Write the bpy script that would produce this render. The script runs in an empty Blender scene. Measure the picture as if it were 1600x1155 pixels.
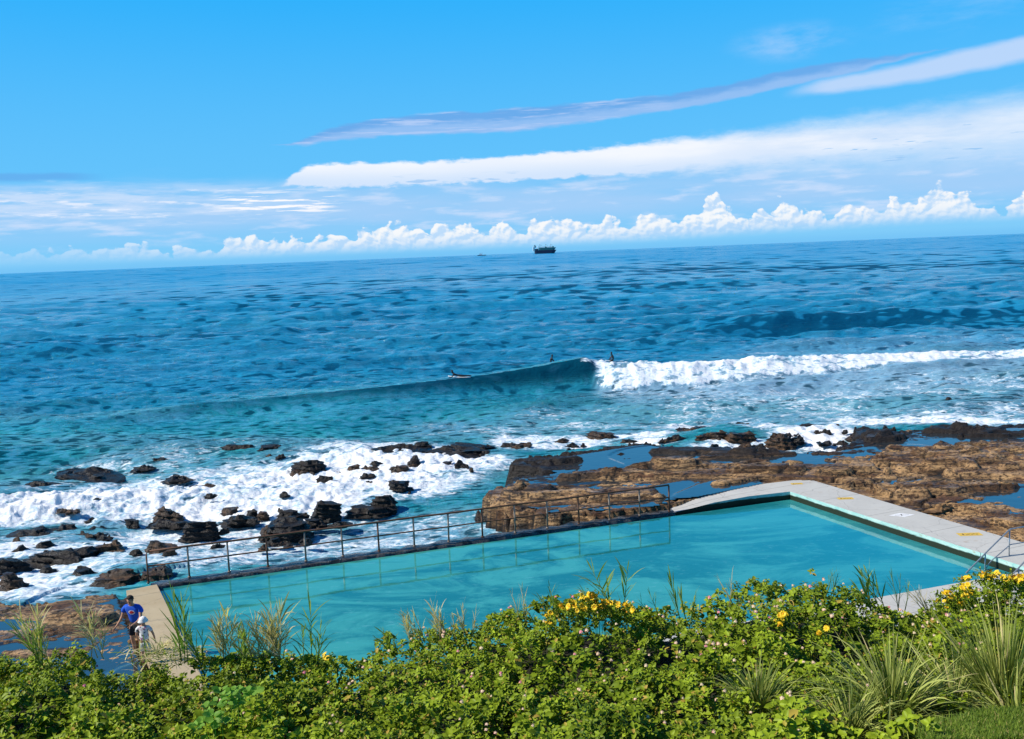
import bpy, bmesh, math, random
import numpy as np
from mathutils import Vector, Matrix, Euler

C = bpy.context.scene.collection
RNG = np.random.default_rng(11)
random.seed(11)
R = math.radians

# ------------------------------------------------------------------ camera
F = 1500.0                      # focal length in photo pixels (1600 wide)
HC = 10.5                       # camera height over the pool rim
ROLL = math.atan(63 / 1600.0)
PITCH = math.atan(181.8 * math.cos(ROLL) / F)
cr, sr, cp, sp = math.cos(ROLL), math.sin(ROLL), math.cos(PITCH), math.sin(PITCH)
U0 = Vector((0, sp, cp)); R0 = Vector((1, 0, 0)); FW = Vector((0, cp, -sp))
CX = R0 * cr - U0 * sr; CY = R0 * sr + U0 * cr
cam_d = bpy.data.cameras.new('camera'); cam = bpy.data.objects.new('camera', cam_d)
C.objects.link(cam); bpy.context.scene.camera = cam
cam.matrix_world = Matrix(((CX.x, CY.x, -FW.x, 0), (CX.y, CY.y, -FW.y, 0), (CX.z, CY.z, -FW.z, HC), (0, 0, 0, 1)))
cam_d.sensor_width = 36; cam_d.lens = F / 1600 * 36
cam_d.clip_start = 0.1; cam_d.clip_end = 60000


def P(px, py, z=0.0):
    """point of the horizontal plane at height z seen at photo pixel px,py"""
    u = (px - 800) / F; v = -(py - 577.5) / F
    d = FW + CX * u + CY * v
    t = (z - HC) / d.z
    return Vector((d.x * t, d.y * t, z))


def PD(px, py, dist):
    """point at horizontal distance dist (along +Y) seen at pixel"""
    u = (px - 800) / F; v = -(py - 577.5) / F
    d = FW + CX * u + CY * v
    t = dist / d.y
    return Vector((d.x * t, dist, HC + d.z * t))


def proj(x, y, z):
    """numpy: world -> photo pixel"""
    z = z - HC
    a = x * CX.x + y * CX.y + z * CX.z
    b = x * CY.x + y * CY.y + z * CY.z
    c = np.maximum(x * FW.x + y * FW.y + z * FW.z, 1e-3)
    return 800 + F * a / c, 577.5 - F * b / c


# ------------------------------------------------------------------ numpy noise
_perm = RNG.permutation(256); _perm = np.concatenate([_perm, _perm, _perm])
_g3 = RNG.normal(size=(256, 3)); _g3 /= np.linalg.norm(_g3, axis=1)[:, None]


def noise3(p):
    p = np.asarray(p, float)
    i = np.floor(p).astype(int); f = p - i; i &= 255
    w = f * f * f * (f * (f * 6 - 15) + 10)
    out = 0
    for dx in (0, 1):
        for dy in (0, 1):
            for dz in (0, 1):
                h = _perm[_perm[_perm[i[..., 0] + dx] + i[..., 1] + dy] + i[..., 2] + dz]
                g = _g3[h]
                dd = g[..., 0] * (f[..., 0] - dx) + g[..., 1] * (f[..., 1] - dy) + g[..., 2] * (f[..., 2] - dz)
                ww = (w[..., 0] if dx else 1 - w[..., 0]) * (w[..., 1] if dy else 1 - w[..., 1]) * (w[..., 2] if dz else 1 - w[..., 2])
                out = out + dd * ww
    return out * 1.6


def noise2(x, y, s=0.0):
    """2-d gradient noise"""
    xi = np.floor(x).astype(int); yi = np.floor(y).astype(int)
    fx = x - xi; fy = y - yi; xi = (xi + int(s * 37)) & 255; yi &= 255
    wx = fx * fx * fx * (fx * (fx * 6 - 15) + 10); wy = fy * fy * fy * (fy * (fy * 6 - 15) + 10)
    out = 0
    for dx in (0, 1):
        for dy in (0, 1):
            h = _perm[_perm[xi + dx] + yi + dy]
            g = _g3[h]
            out = out + (g[..., 0] * (fx - dx) + g[..., 1] * (fy - dy)) * (wx if dx else 1 - wx) * (wy if dy else 1 - wy)
    return out * 1.7


def fbm2(x, y, oct=4, s=0.0, gain=.5):
    a = 1.0; t = 0; k = 1.0
    for o in range(oct):
        t = t + a * noise2(x * k, y * k, s + o * 1.7); a *= gain; k *= 2.03
    return t


def fbm3(p, oct=4, gain=.5):
    a = 1.0; t = 0; k = 1.0
    for o in range(oct):
        t = t + a * noise3(p * k + o * 9.1); a *= gain; k *= 2.03
    return t


def sstep(a, b, x):
    t = np.clip((x - a) / (b - a), 0, 1); return t * t * (3 - 2 * t)


def poly_sd(X, Y, poly):
    """signed distance (positive inside) to polygon"""
    n = len(poly); best = np.full(X.shape, 1e9); ins = np.zeros(X.shape, bool)
    for i in range(n):
        ax, ay = poly[i][0], poly[i][1]; bx, by = poly[(i + 1) % n][0], poly[(i + 1) % n][1]
        ex, ey = bx - ax, by - ay
        t = np.clip(((X - ax) * ex + (Y - ay) * ey) / (ex * ex + ey * ey + 1e-9), 0, 1)
        dd = (X - ax - ex * t) ** 2 + (Y - ay - ey * t) ** 2
        best = np.minimum(best, dd)
        c = ((ay > Y) != (by > Y)) & (X < (bx - ax) * (Y - ay) / (by - ay + 1e-12) + ax)
        ins ^= c
    return np.where(ins, 1, -1) * np.sqrt(best)


# ------------------------------------------------------------------ object helpers
def tag(o, label=None, cat=None, group=None, kind=None):
    if label: o['label'] = label
    if cat: o['category'] = cat
    if group: o['group'] = group
    if kind: o['kind'] = kind
    return o


def thing(name, label, cat, loc=(0, 0, 0), rz=0.0, group=None):
    o = bpy.data.objects.new(name, None); C.objects.link(o)
    o.location = loc; o.rotation_euler = (0, 0, rz); o.empty_display_size = .1
    return tag(o, label, cat, group)


def link(name, me, mat=None, parent=None, smooth=True):
    o = bpy.data.objects.new(name, me); C.objects.link(o)
    if mat is not None:
        for m in (mat if isinstance(mat, (list, tuple)) else [mat]): me.materials.append(m)
    if parent is not None: o.parent = parent
    me.polygons.foreach_set('use_smooth', np.full(len(me.polygons), smooth, bool))
    return o


def mesh_np(name, V, Fc, attrs=None, midx=None):
    V = np.asarray(V, np.float32).reshape(-1, 3); Fc = np.asarray(Fc, np.int32)
    me = bpy.data.meshes.new(name)
    n, k = Fc.shape
    me.vertices.add(len(V)); me.vertices.foreach_set('co', V.ravel())
    me.loops.add(n * k); me.loops.foreach_set('vertex_index', Fc.ravel())
    me.polygons.add(n); me.polygons.foreach_set('loop_start', np.arange(0, n * k, k, dtype=np.int32))
    me.polygons.foreach_set('loop_total', np.full(n, k, np.int32))
    if midx is not None: me.polygons.foreach_set('material_index', np.asarray(midx, np.int32))
    me.update(calc_edges=True)
    for nm, a in (attrs or {}).items():
        at = me.attributes.new(nm, 'FLOAT', 'POINT'); at.data.foreach_set('value', np.asarray(a, np.float32).ravel())
    return me


def grid_faces(nr, nc):
    i = np.arange(nr - 1)[:, None] * nc + np.arange(nc - 1)[None, :]
    return np.stack([i, i + 1, i + nc + 1, i + nc], -1).reshape(-1, 4)


def bm_obj(name, bm, mat, parent=None, smooth=False, bevel=0.0, seg=2):
    if bevel: bmesh.ops.bevel(bm, geom=bm.edges[:], offset=bevel, segments=seg, affect='EDGES', clamp_overlap=True)
    bmesh.ops.recalc_face_normals(bm, faces=bm.faces[:])
    me = bpy.data.meshes.new(name); bm.to_mesh(me); bm.free()
    return link(name, me, mat, parent, smooth)


def add_box(bm, c, s, rz=0.0):
    m = Matrix.Translation(c) @ Matrix.Rotation(rz, 4, 'Z') @ Matrix.Diagonal((s[0], s[1], s[2], 1))
    bmesh.ops.create_cube(bm, size=1, matrix=m)


def add_prism(bm, poly, z0, z1):
    """vertical prism; z1 may be a list of heights"""
    n = len(poly)
    b = [bm.verts.new((p[0], p[1], z0)) for p in poly]
    t = [bm.verts.new((p[0], p[1], z1[i] if isinstance(z1, (list, tuple)) else z1)) for i, p in enumerate(poly)]
    bm.faces.new(b[::-1]); bm.faces.new(t)
    for i in range(n): bm.faces.new((b[i], b[(i + 1) % n], t[(i + 1) % n], t[i]))


def add_tube(bm, pts, r, seg=8, caps=True):
    pts = [Vector(p) for p in pts]; rings = []
    for i, p in enumerate(pts):
        d = (pts[min(i + 1, len(pts) - 1)] - pts[max(i - 1, 0)]).normalized()
        a = d.orthogonal().normalized() if abs(d.z) > .95 else d.cross(Vector((0, 0, 1))).normalized()
        b = d.cross(a); rr = r[i] if isinstance(r, (list, tuple)) else r
        rings.append([bm.verts.new(p + a * rr * math.cos(2 * math.pi * k / seg) + b * rr * math.sin(2 * math.pi * k / seg)) for k in range(seg)])
    for i in range(len(rings) - 1):
        for k in range(seg):
            bm.faces.new((rings[i][k], rings[i][(k + 1) % seg], rings[i + 1][(k + 1) % seg], rings[i + 1][k]))
    if caps: bm.faces.new(rings[0][::-1]); bm.faces.new(rings[-1])


# ------------------------------------------------------------------ node expression helper
class X:
    nt = None
    def __init__(s, so): s.s = so
    @staticmethod
    def put(inp, v):
        if isinstance(v, X): X.nt.links.new(v.s, inp)
        else:
            try: inp.default_value = v
            except Exception: inp.default_value = (v, v, v)
    @staticmethod
    def m(op, *a, clamp=False):
        n = X.nt.nodes.new('ShaderNodeMath'); n.operation = op; n.use_clamp = clamp
        for i, v in enumerate(a): X.put(n.inputs[i], v)
        return X(n.outputs[0])
    def __add__(s, o): return X.m('ADD', s, o)
    __radd__ = __add__
    def __sub__(s, o): return X.m('SUBTRACT', s, o)
    def __rsub__(s, o): return X.m('SUBTRACT', o, s)
    def __mul__(s, o): return X.m('MULTIPLY', s, o)
    __rmul__ = __mul__
    def __truediv__(s, o): return X.m('DIVIDE', s, o)


def ss(a, b, x, lo=0.0, hi=1.0):
    n = X.nt.nodes.new('ShaderNodeMapRange'); n.interpolation_type = 'SMOOTHSTEP'
    X.put(n.inputs[0], x); X.put(n.inputs[1], a); X.put(n.inputs[2], b); X.put(n.inputs[3], lo); X.put(n.inputs[4], hi)
    return X(n.outputs[0])


def lin(a, b, x, lo=0.0, hi=1.0):
    n = X.nt.nodes.new('ShaderNodeMapRange'); n.clamp = True
    X.put(n.inputs[0], x); X.put(n.inputs[1], a); X.put(n.inputs[2], b); X.put(n.inputs[3], lo); X.put(n.inputs[4], hi)
    return X(n.outputs[0])


def mixc(f, a, b):
    n = X.nt.nodes.new('ShaderNodeMix'); n.data_type = 'RGBA'
    for i, v in ((0, f), (6, a), (7, b)):
        if isinstance(v, X): X.nt.links.new(v.s, n.inputs[i])
        else: n.inputs[i].default_value = (*v, 1) if i else v
    return X(n.outputs[2])


def xyz(x, y, z):
    n = X.nt.nodes.new('ShaderNodeCombineXYZ')
    for i, v in enumerate((x, y, z)): X.put(n.inputs[i], v)
    return X(n.outputs[0])


def sep(v):
    n = X.nt.nodes.new('ShaderNodeSeparateXYZ'); X.nt.links.new(v.s, n.inputs[0]); return [X(o) for o in n.outputs]


def scl(v, s):
    n = X.nt.nodes.new('ShaderNodeVectorMath'); n.operation = 'MULTIPLY'
    X.nt.links.new(v.s, n.inputs[0]); n.inputs[1].default_value = s if isinstance(s, tuple) else (s, s, s)
    return X(n.outputs[0])


def vadd(v, s):
    n = X.nt.nodes.new('ShaderNodeVectorMath'); n.operation = 'ADD'
    X.nt.links.new(v.s, n.inputs[0])
    if isinstance(s, X): X.nt.links.new(s.s, n.inputs[1])
    else: n.inputs[1].default_value = s
    return X(n.outputs[0])


def nz(v, scale=1.0, detail=4.0, rough=.5, dist=0.0):
    n = X.nt.nodes.new('ShaderNodeTexNoise'); n.inputs['Scale'].default_value = scale
    n.inputs['Detail'].default_value = detail; n.inputs['Roughness'].default_value = rough; n.inputs['Distortion'].default_value = dist
    if v is not None: X.nt.links.new(v.s, n.inputs['Vector'])
    return X(n.outputs[0])


def voro(v, scale=1.0, feat='F1', rnd=1.0):
    n = X.nt.nodes.new('ShaderNodeTexVoronoi'); n.feature = feat; n.inputs['Scale'].default_value = scale
    n.inputs['Randomness'].default_value = rnd
    X.nt.links.new(v.s, n.inputs['Vector'])
    return X(n.outputs['Distance'])


def attr(nm):
    n = X.nt.nodes.new('ShaderNodeAttribute'); n.attribute_name = nm; return X(n.outputs['Fac'])


def pos():
    n = X.nt.nodes.new('ShaderNodeNewGeometry'); return X(n.outputs['Position'])


def tco(k='Object'):
    n = X.nt.nodes.new('ShaderNodeTexCoord'); return X(n.outputs[k])


def bump(h, strength=.5, dist=.05, normal=None):
    n = X.nt.nodes.new('ShaderNodeBump'); n.inputs['Strength'].default_value = strength; n.inputs['Distance'].default_value = dist
    X.nt.links.new(h.s, n.inputs['Height'])
    if normal is not None: X.nt.links.new(normal.s, n.inputs['Normal'])
    return X(n.outputs[0])


def mat(name, fn):
    m = bpy.data.materials.new(name); m.use_nodes = True; X.nt = m.node_tree
    m.node_tree.nodes.clear()
    out = m.node_tree.nodes.new('ShaderNodeOutputMaterial')
    sh = fn(); m.node_tree.links.new(sh.s, out.inputs['Surface']); return m


def pbr(color, rough=.6, metal=0.0, normal=None, ior=1.45, spec=.5, **kw):
    n = X.nt.nodes.new('ShaderNodeBsdfPrincipled')
    if isinstance(color, X): X.nt.links.new(color.s, n.inputs['Base Color'])
    else: n.inputs['Base Color'].default_value = (*color, 1)
    X.put(n.inputs['Roughness'], rough); n.inputs['Metallic'].default_value = metal
    n.inputs['IOR'].default_value = ior; X.put(n.inputs['Specular IOR Level'], spec)
    if normal is not None: X.nt.links.new(normal.s, n.inputs['Normal'])
    return X(n.outputs[0])


def simple(name, col, rough=.6, metal=0.0, var=.25, scale=6.0, bs=.15):
    def f():
        p = tco(); n = nz(p, scale, 5, .6)
        c = mixc(n, tuple(x * (1 - var) for x in col), tuple(min(1, x * (1 + var)) for x in col))
        return pbr(c, rough, metal, bump(nz(p, scale * 5, 4), bs, .01))
    return mat(name, f)
# ================================================================== world: sky and clouds
SUN_EL = R(40); SUN_AZ_VEC = Vector((-1.0, -0.16, 0)).normalized()      # sun stands to the left, a touch behind the camera
sdir = Vector((SUN_AZ_VEC.x * math.cos(SUN_EL), SUN_AZ_VEC.y * math.cos(SUN_EL), math.sin(SUN_EL)))
sun_d = bpy.data.lights.new('sun', 'SUN'); sun = bpy.data.objects.new('sun', sun_d); C.objects.link(sun)
sun_d.energy = 5.0; sun_d.angle = R(.5); sun_d.color = (1, .93, .82)
sun.rotation_euler = sdir.to_track_quat('Z', 'Y').to_euler(); sun.location = (-30, -5, 40)

w = bpy.data.worlds.new('World'); bpy.context.scene.world = w; w.use_nodes = True
nt = w.node_tree; nt.nodes.clear(); X.nt = nt
wo = nt.nodes.new('ShaderNodeOutputWorld'); bg = nt.nodes.new('ShaderNodeBackground')
nt.links.new(bg.outputs[0], wo.inputs[0])
sk = nt.nodes.new('ShaderNodeTexSky'); sk.sky_type = 'NISHITA'; sk.sun_disc = False
sk.sun_elevation = SUN_EL; sk.sun_rotation = math.atan2(sdir.x, sdir.y)
sk.air_density = 1.0; sk.dust_density = .3; sk.ozone_density = 2.0


def az(px): return 1500 * math.atan((px - 800) / 1500)


d = tco('Generated'); dx, dy, dz = sep(d)
AX = X.m('ARCTAN2', dx, dy) * 1500.0
EL = X.m('ARCSINE', dz) * 1500.0                                   # 26 units = 1 degree
# clear sky: deep azure overhead, paler to the horizon
clear = mixc(ss(0, 130, EL), (.20, .60, .97), (.115, .54, .98))
clear = mixc(ss(90, 460, EL), clear, (.010, .43, .99))
clear = mixc(ss(430, 1100, EL), clear, (.003, .055, .24))  # zenith above the view darkened to cut the fill light
nish = scl(X(sk.outputs[0]), (.10, .10, .10))
skyc = mixc(.05, clear, nish)
P2 = xyz(AX, EL, 0.0)


def pn(sx, sy, detail=5, rough=.55, off=0.0, dist=0.0):
    return nz(vadd(scl(P2, (1 / sx, 1 / sy, 1)), (off, off * .7, off)), 1.0, detail, rough, dist)


LAV = (.46, .62, .93); PALE = (.72, .79, .96); WHITE = (.97, .97, 1.0); SHAD = (.20, .49, .87)


def layer(col, mask, c):
    return mixc(X.m('MINIMUM', X.m('MAXIMUM', mask, 0.0), 1.0), col, c)


def seg(xs, ys):
    """piecewise curve of azimuth -> value"""
    n = nt.nodes.new('ShaderNodeFloatCurve'); c = n.mapping.curves[0]
    x0, x1 = az(xs[0]), az(xs[-1]); y1 = max(ys) * 1.0 or 1.0
    while len(c.points) < len(xs): c.points.new(.5, .5)
    for p, a, b in zip(c.points, xs, ys): p.location = ((az(a) - x0) / (x1 - x0), b / y1); p.handle_type = 'AUTO'
    n.mapping.update(); nt.links.new(lin(x0, x1, AX).s, n.inputs['Value'])
    return X(n.outputs[0]) * y1


# low grey-blue layer of stratus between the horizon and the bright bank
soft = pn(220, 34, 5, .5, 3.1)
soft2 = pn(90, 16, 5, .55, 8.3)
m1 = ss(20, 70, EL) * ss(135, 85, EL + (soft - .5) * 60.0) * ss(az(-200), az(420), AX, .8, 1.0)
skyc = layer(skyc, m1 * ss(.25, .6, soft, .6, 1.0) * .95, (.37, .62, .94))
skyc = layer(skyc, ss(.48, .70, soft2) * ss(20, 50, EL) * ss(130, 90, EL) * .8, (.60, .74, .97))
# left banks
ml = ss(az(620), az(200), AX) * ss(50, 80, EL) * ss(128, 104, EL + (soft2 - .5) * 30.0)
skyc = layer(skyc, ml * ss(.40, .62, pn(120, 12, 6, .6, 1.7)) * .8, (.60, .75, .97))
skyc = layer(skyc, ml * ss(.56, .66, pn(70, 9, 6, .6, 5.5)) * .8, (.82, .88, 1.0))
mb = ss(az(-30), az(60), AX) * ss(az(240), az(150), AX)
skyc = layer(skyc, ss(az(200), az(120), AX) * ss(8, 2, X.m('ABSOLUTE', EL - 130.0 + (soft2 - .5) * 12.0)) * .8, (.13, .42, .85))
# bright streaks below the tip of the bank
st = ss(az(330), az(400), AX) * ss(az(570), az(500), AX) * ss(68, 78, EL) * ss(112, 96, EL)
skyc = layer(skyc, st * ss(.50, .56, pn(80, 4.6, 5, .6, 2.2)), WHITE)
# the wide bright bank, tip at the left, opening to the right
top = seg([400, 455, 480, 520, 640, 800, 1050, 1300, 1600, 1900], [112, 116, 132, 145, 144, 148, 160, 172, 186, 200])
bot = seg([400, 455, 520, 640, 800, 900, 1050, 1300, 1600, 1900], [114, 114, 111, 110, 112, 113, 113, 112, 104, 96])
edge = (pn(34, 12, 6, .6, 4.2) - .5)
rightsoft = ss(az(900), az(1500), AX)
tm = ss(top + edge * 20.0 + 2.0 + rightsoft * 14.0, top + edge * 20.0 - 5.0 - rightsoft * 26.0, EL)
bm_ = ss(bot + edge * 26.0 - 4.0 - rightsoft * 30.0, bot + edge * 26.0 + 2.0 + rightsoft * 30.0, EL)
bank = tm * bm_ * ss(az(450), az(470), AX)
bankc = mixc(ss(.3, .7, pn(150, 26, 5, .55, 6.6)) * ss(az(1000), az(1400), AX, .25, 1.0), (.93, .95, 1.0), (.62, .76, .97))
bankc = mixc(ss(bot + 30.0, bot + 2.0, EL), bankc, (.66, .79, .98))
skyc = layer(skyc, bank * ss(az(1200), az(1650), AX, .97, .8), bankc)
# thin shade streaks over and under the bank
s1 = ss(.60, .68, pn(60, 7, 4, .5, 9.9)) * ss(96, 108, EL) * ss(128, 112, EL) * ss(az(520), az(640), AX)
skyc = layer(skyc, s1 * .75, (.30, .56, .90))
s2 = ss(.66, .70, pn(50, 5, 3, .5, 12.4)) * ss(110, 120, EL) * ss(160, 146, EL) * ss(az(1150), az(1300), AX)
skyc = layer(skyc, s2 * .8, (.24, .52, .88))
# long leaning streak
ctr = seg([440, 470, 560, 700, 800, 950, 1100, 1250, 1350, 1440, 1500], [173, 173, 190, 199, 199, 208, 218, 237, 245, 252, 255])
thk = seg([440, 470, 560, 700, 800, 950, 1100, 1250, 1350, 1440, 1500], [0, 3, 12, 17, 18, 16, 13, 13, 9, 3, 0])
wv = (pn(40, 12, 5, .55, 15.1) - .5)
dist_ = X.m('ABSOLUTE', EL - ctr + wv * 12.0)
sm = ss(thk + .5, thk - 5.0, dist_)
sc = mixc(ss(-5, 6, EL - ctr + wv * 16.0), (.30, .52, .89), (.15, .40, .82))
sc = mixc(ss(.48, .68, pn(100, 7, 5, .6, 21.0)) * ss(az(1150), az(900), AX), sc, (.46, .61, .92))
skyc = layer(skyc, sm * .92, sc)
# pale streak to its right and a faint wisp above
ctr2 = seg([1200, 1260, 1400, 1600, 1800, 2000], [210, 217, 226, 243, 256, 262])
thk2 = seg([1200, 1260, 1400, 1600, 1800, 2000], [0, 8, 14, 17, 15, 10])
sm2 = ss(thk2 + 4.0, thk2 - 8.0, X.m('ABSOLUTE', EL - ctr2 + wv * 8.0)) * ss(az(1220), az(1300), AX)
skyc = layer(skyc, sm2 * .85, (.55, .70, .96))
wis = ss(1.0, 0.2, X.m('SQRT', ((AX - az(1240)) / 110.0) * ((AX - az(1240)) / 110.0) + ((EL - 285.0) / 34.0) * ((EL - 285.0) / 34.0)))
skyc = layer(skyc, wis * ss(.35, .75, pn(90, 30, 6, .6, 30.0)) * .55, (.45, .66, .97))
wis2 = ss(1.0, 0.1, X.m('SQRT', ((AX - az(1500)) / 180.0) * ((AX - az(1500)) / 180.0) + ((EL - 300.0) / 40.0) * ((EL - 300.0) / 40.0)))
skyc = layer(skyc, wis2 * ss(.4, .8, pn(120, 30, 6, .6, 33.0)) * .35, (.40, .66, .97))
# row of cumulus just above the horizon
base = 14.0 + ss(az(900), az(1500), AX) * 10.0
hx = nt.nodes.new('ShaderNodeTexNoise'); hx.noise_dimensions = '1D'; hx.inputs['Scale'].default_value = 1 / 55.0
hx.inputs['Detail'].default_value = 2; nt.links.new((AX + 431.0).s, hx.inputs['W'])
hum = X(hx.outputs[0])
env = seg([-500, -100, 0, 120, 230, 300, 360, 400, 450, 520, 600, 660, 720, 800, 860, 920, 1040, 1120, 1250, 1380, 1480, 1520, 1570, 1590, 1640, 1900],
          [16, 14, 16, 16, 22, 12, 20, 34, 24, 34, 46, 54, 44, 40, 52, 40, 50, 56, 38, 38, 54, 36, 12, 34, 30, 34])


def cum(ofx, ofy):
    q = vadd(P2, (ofx, ofy, 0))
    a = nz(scl(q, (1 / 26, 1 / 21, 1)), 1.0, 5, .55, .25)
    v = voro(vadd(scl(q, (1 / 13, 1 / 12, 1)), xyz(a, a, 0.0)), 1.0, 'SMOOTH_F1')
    return a * 1.25 - v * .40


c0 = cum(0, 0); c1 = cum(-3.0, 3.4)
toph = base + env * (-.10 + hum * 1.38) + (c0 - .38) * 40.0
cm = ss(toph + 1.5, toph - 3.2, EL) * ss(base - 10.0, base + 10.0, EL)
light = ss(-.14, .12, c0 - c1)
cc = mixc(light, (.54, .73, .96), mixc(ss(az(0), az(500), AX), (.80, .88, .99), (1.0, .985, .97)))
cc = mixc(ss(base + 26.0, base - 4.0, EL) * .62, cc, (.42, .66, .95))
fade = ss(az(-100), az(500), AX, .28, 1.0)
skyc = layer(skyc, cm * fade * .88, cc)
# haze line at the horizon
skyc = layer(skyc, ss(14, 0, EL) * .6, (.16, .52, .90))
bg.inputs['Strength'].default_value = .93
nt.links.new(skyc.s, bg.inputs['Color'])

# ================================================================== ocean
SEA = -0.6
nrow_a = 1500 * (HC - SEA) / np.linspace(0.85, 9.5, 12)
nrow_b = 1500 * (HC - SEA) / np.linspace(10.3, 600, 700)
dist = np.concatenate([nrow_a, nrow_b])[::-1]
tang = np.linspace(-.78, .78, 1150)
OX = dist[:, None] * tang[None, :]; OY = np.repeat(dist[:, None], len(tang), 1)
ppx, ppy = proj(OX, OY, np.full(OX.shape, SEA))
dr = np.gradient(dist)[:, None]
H = np.zeros(OX.shape)
# wind chop and swell
for k in range(64):
    lam = 1.1 * (24 / 1.1) ** (k / 63.0)
    th = RNG.normal(0, .62) + R(96)
    kx, ky = math.cos(th) * 2 * math.pi / lam, math.sin(th) * 2 * math.pi / lam
    amp = .0165 * lam ** .85 * (1.0 + .35 * min(1, max(0, (lam - 2.5) / 4))) * RNG.uniform(.6, 1.3)
    fade_ = np.clip((lam / np.maximum(dr, .05) - 2.2) / 2.5, 0, 1)
    ph = OX * kx + OY * ky + RNG.uniform(0, 6.28) + .9 * noise2(OX / (lam * 4), OY / (lam * 4), k)
    H += amp * fade_ * (1 - np.abs(np.sin(ph * .5)) * 1.6)
gust = .72 + .5 * fbm2(OX / 30, OY / 14, 3, 5)
calm = np.ones(OX.shape)
inner_poly = [(-60, 30), (-20, 33), (-6, 37.5), (6, 41), (-1, 46), (-10, 46), (-25, 42), (-60, 40)]
calm *= 1 - .45 * sstep(-1.5, 1.5, poly_sd(OX, OY, inner_poly))
H *= gust * calm * .9
H *= 1 - .38 * sstep(120, 85, OY)
# ripple field: octaves of crest shaped noise, each fading out where the mesh cannot carry it
drr = np.maximum(OY * OY / 16650.0 * 1.7, .16)
rsum = np.zeros(OX.shape); wsum = np.zeros(OX.shape); lk = .28; kk = 0
wrp = 1.2 * noise2(OX / 9, OY / 9, 201)
while lk < 900:
    wk = np.exp(-np.log(lk / (.8 * drr)) ** 2 / (2 * .50 ** 2)); wk[wk < .02] = 0
    m_ = wk > 0
    if m_.any():
        xx_, yy_ = OX[m_], OY[m_]; sk_ = .12 * (kk % 3 - 1)
        rsum[m_] += wk[m_] * noise2(xx_ / (1.75 * lk ** .62) + kk * 7.3, (yy_ + sk_ * xx_ + wrp[m_] * lk * .3) / lk + kk * 3.1, 210 + kk); wsum[m_] += wk[m_] ** 2
    lk *= 1.38; kk += 1
RIP = rsum / np.sqrt(np.maximum(wsum, 1e-6)) * 2.2
bnd = np.zeros(OX.shape)
for kk, lk in enumerate((9, 20, 45, 110, 300)):
    wk = np.exp(-np.log(lk / (11 * drr)) ** 2 / (2 * .6 ** 2))
    bnd += wk * noise2(OX / (5.5 * lk ** .72), (OY + .1 * OX) / lk, 240 + kk)
for (xs, ys, am, wf, wb) in [([-400, 5, 25, 72, 140, 400], [125, 121, 124, 134, 140, 150], [0, 0, .9, 1.3, 1.2, .6], 4.0, 9)]:
    t_ = OY - np.interp(OX, xs, ys); bnd += (.85 + .22 * fbm2(OX / 9, OY / 3, 4, 260)) * np.interp(OX, xs, am) * np.exp(-((t_ + 2.5) / 4.5) ** 2)  # swell front painted darker through the ripple tone
RIP = RIP * .95 + bnd * .85
RIP *= (1 - .62 * sstep(150, 900, OY))
RIP *= .75 + .5 * sstep(-.4, .5, fbm2(OX / 60, OY / 45, 3, 230))
H -= np.clip(RIP, -1, 1) * .06 * np.minimum(1, drr * .8) * calm
# broad swells running in
for (xs, ys, am, wf, wb) in [([-400, 10, 25, 72, 140, 400], [125, 121, 124, 134, 140, 150], [.2, .15, .8, 1.25, 1.2, .6], 3.2, 9),
                             ([-400, -60, 0, 80, 400], [200, 190, 196, 205, 215], [.3, .7, .5, .6, .4], 6, 16),
                             ([-400, -80, 0, 60, 400], [285, 290, 300, 290, 280], [.6, .3, .7, .5, .8], 9, 24),
                             ]:
    yc = np.interp(OX, xs, ys) + 2.0 * noise2(OX / 17, OX * 0, len(xs)); a = np.interp(OX, xs, am)
    t = OY - yc
    H += a * np.where(t < 0, np.exp(-(t / wf) ** 2), np.exp(-(t / wb) ** 2)) * (1 + .3 * noise2(OX / 9, OY / 5, 3))
# the breaking wave: foot line and height
wp = [(0, 690, 0.0), (150, 668, .35), (300, 650, .6), (450, 638, .7), (560, 632, .85), (700, 620, 1.1), (800, 612, 1.4), (870, 607, 1.7), (930, 604, 1.95), (1000, 604, 1.85), (1100, 599, 1.75),
      (1250, 589, 1.6), (1400, 577, 1.4), (1600, 566, 1.35), (1800, 556, 1.3), (2100, 545, 1.2)]
wx = [P(a, b, SEA).x for a, b, c in wp]; wy = [P(a, b, SEA).y for a, b, c in wp]; wh = [c for a, b, c in wp]
yf = np.interp(OX, wx, wy, left=wy[0], right=wy[-1]) + (.10 + .4 * sstep(5, 8, OX)) * fbm2(OX / 3.2, OX * 0, 3, 9); ha = np.interp(OX, wx, wh, left=0, right=1.2)
t = OY - yf
xb = P(925, 604, SEA).x
broken = sstep(xb - .4, xb + 1.6, OX + .8 * noise2(OX / 2, OY / 2, 4))
hollow = np.where(t < 2.4, sstep(-.3, 2.4, t) ** 1.3, np.exp(-((t - 2.4) / 5.5) ** 2))
roller = np.where(t < 2.6, np.clip(t / 2.6, 0, 1) ** .7, np.exp(-((t - 2.6) / 4.0) ** 2)) * (t > 0)
lump = fbm2(OX / 1.7, OY / 1.7, 4, 21); lump2 = fbm2(OX / .7, OY / .7, 3, 22)
HW = ha * (hollow * (1 - broken) + broken * roller * (1 + .10 * lump + .12 * lump2)) * (1 - .30 * broken)
H = H * (1 - .55 * sstep(.05, .6, HW)) + HW * 1.08
foam = broken * sstep(0.0, .25, t) * sstep(8.5, 3.4, t + 1.5 * lump)
foam = np.maximum(foam, broken * sstep(-2.5, 0, t) * sstep(.3, 0, t) * .5)
lip = (1 - broken) * sstep(xb - 1.6, xb, OX) * sstep(1.6, 2.0, t) * sstep(2.9, 2.3, t)
foam = np.maximum(foam, lip * .8)
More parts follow.
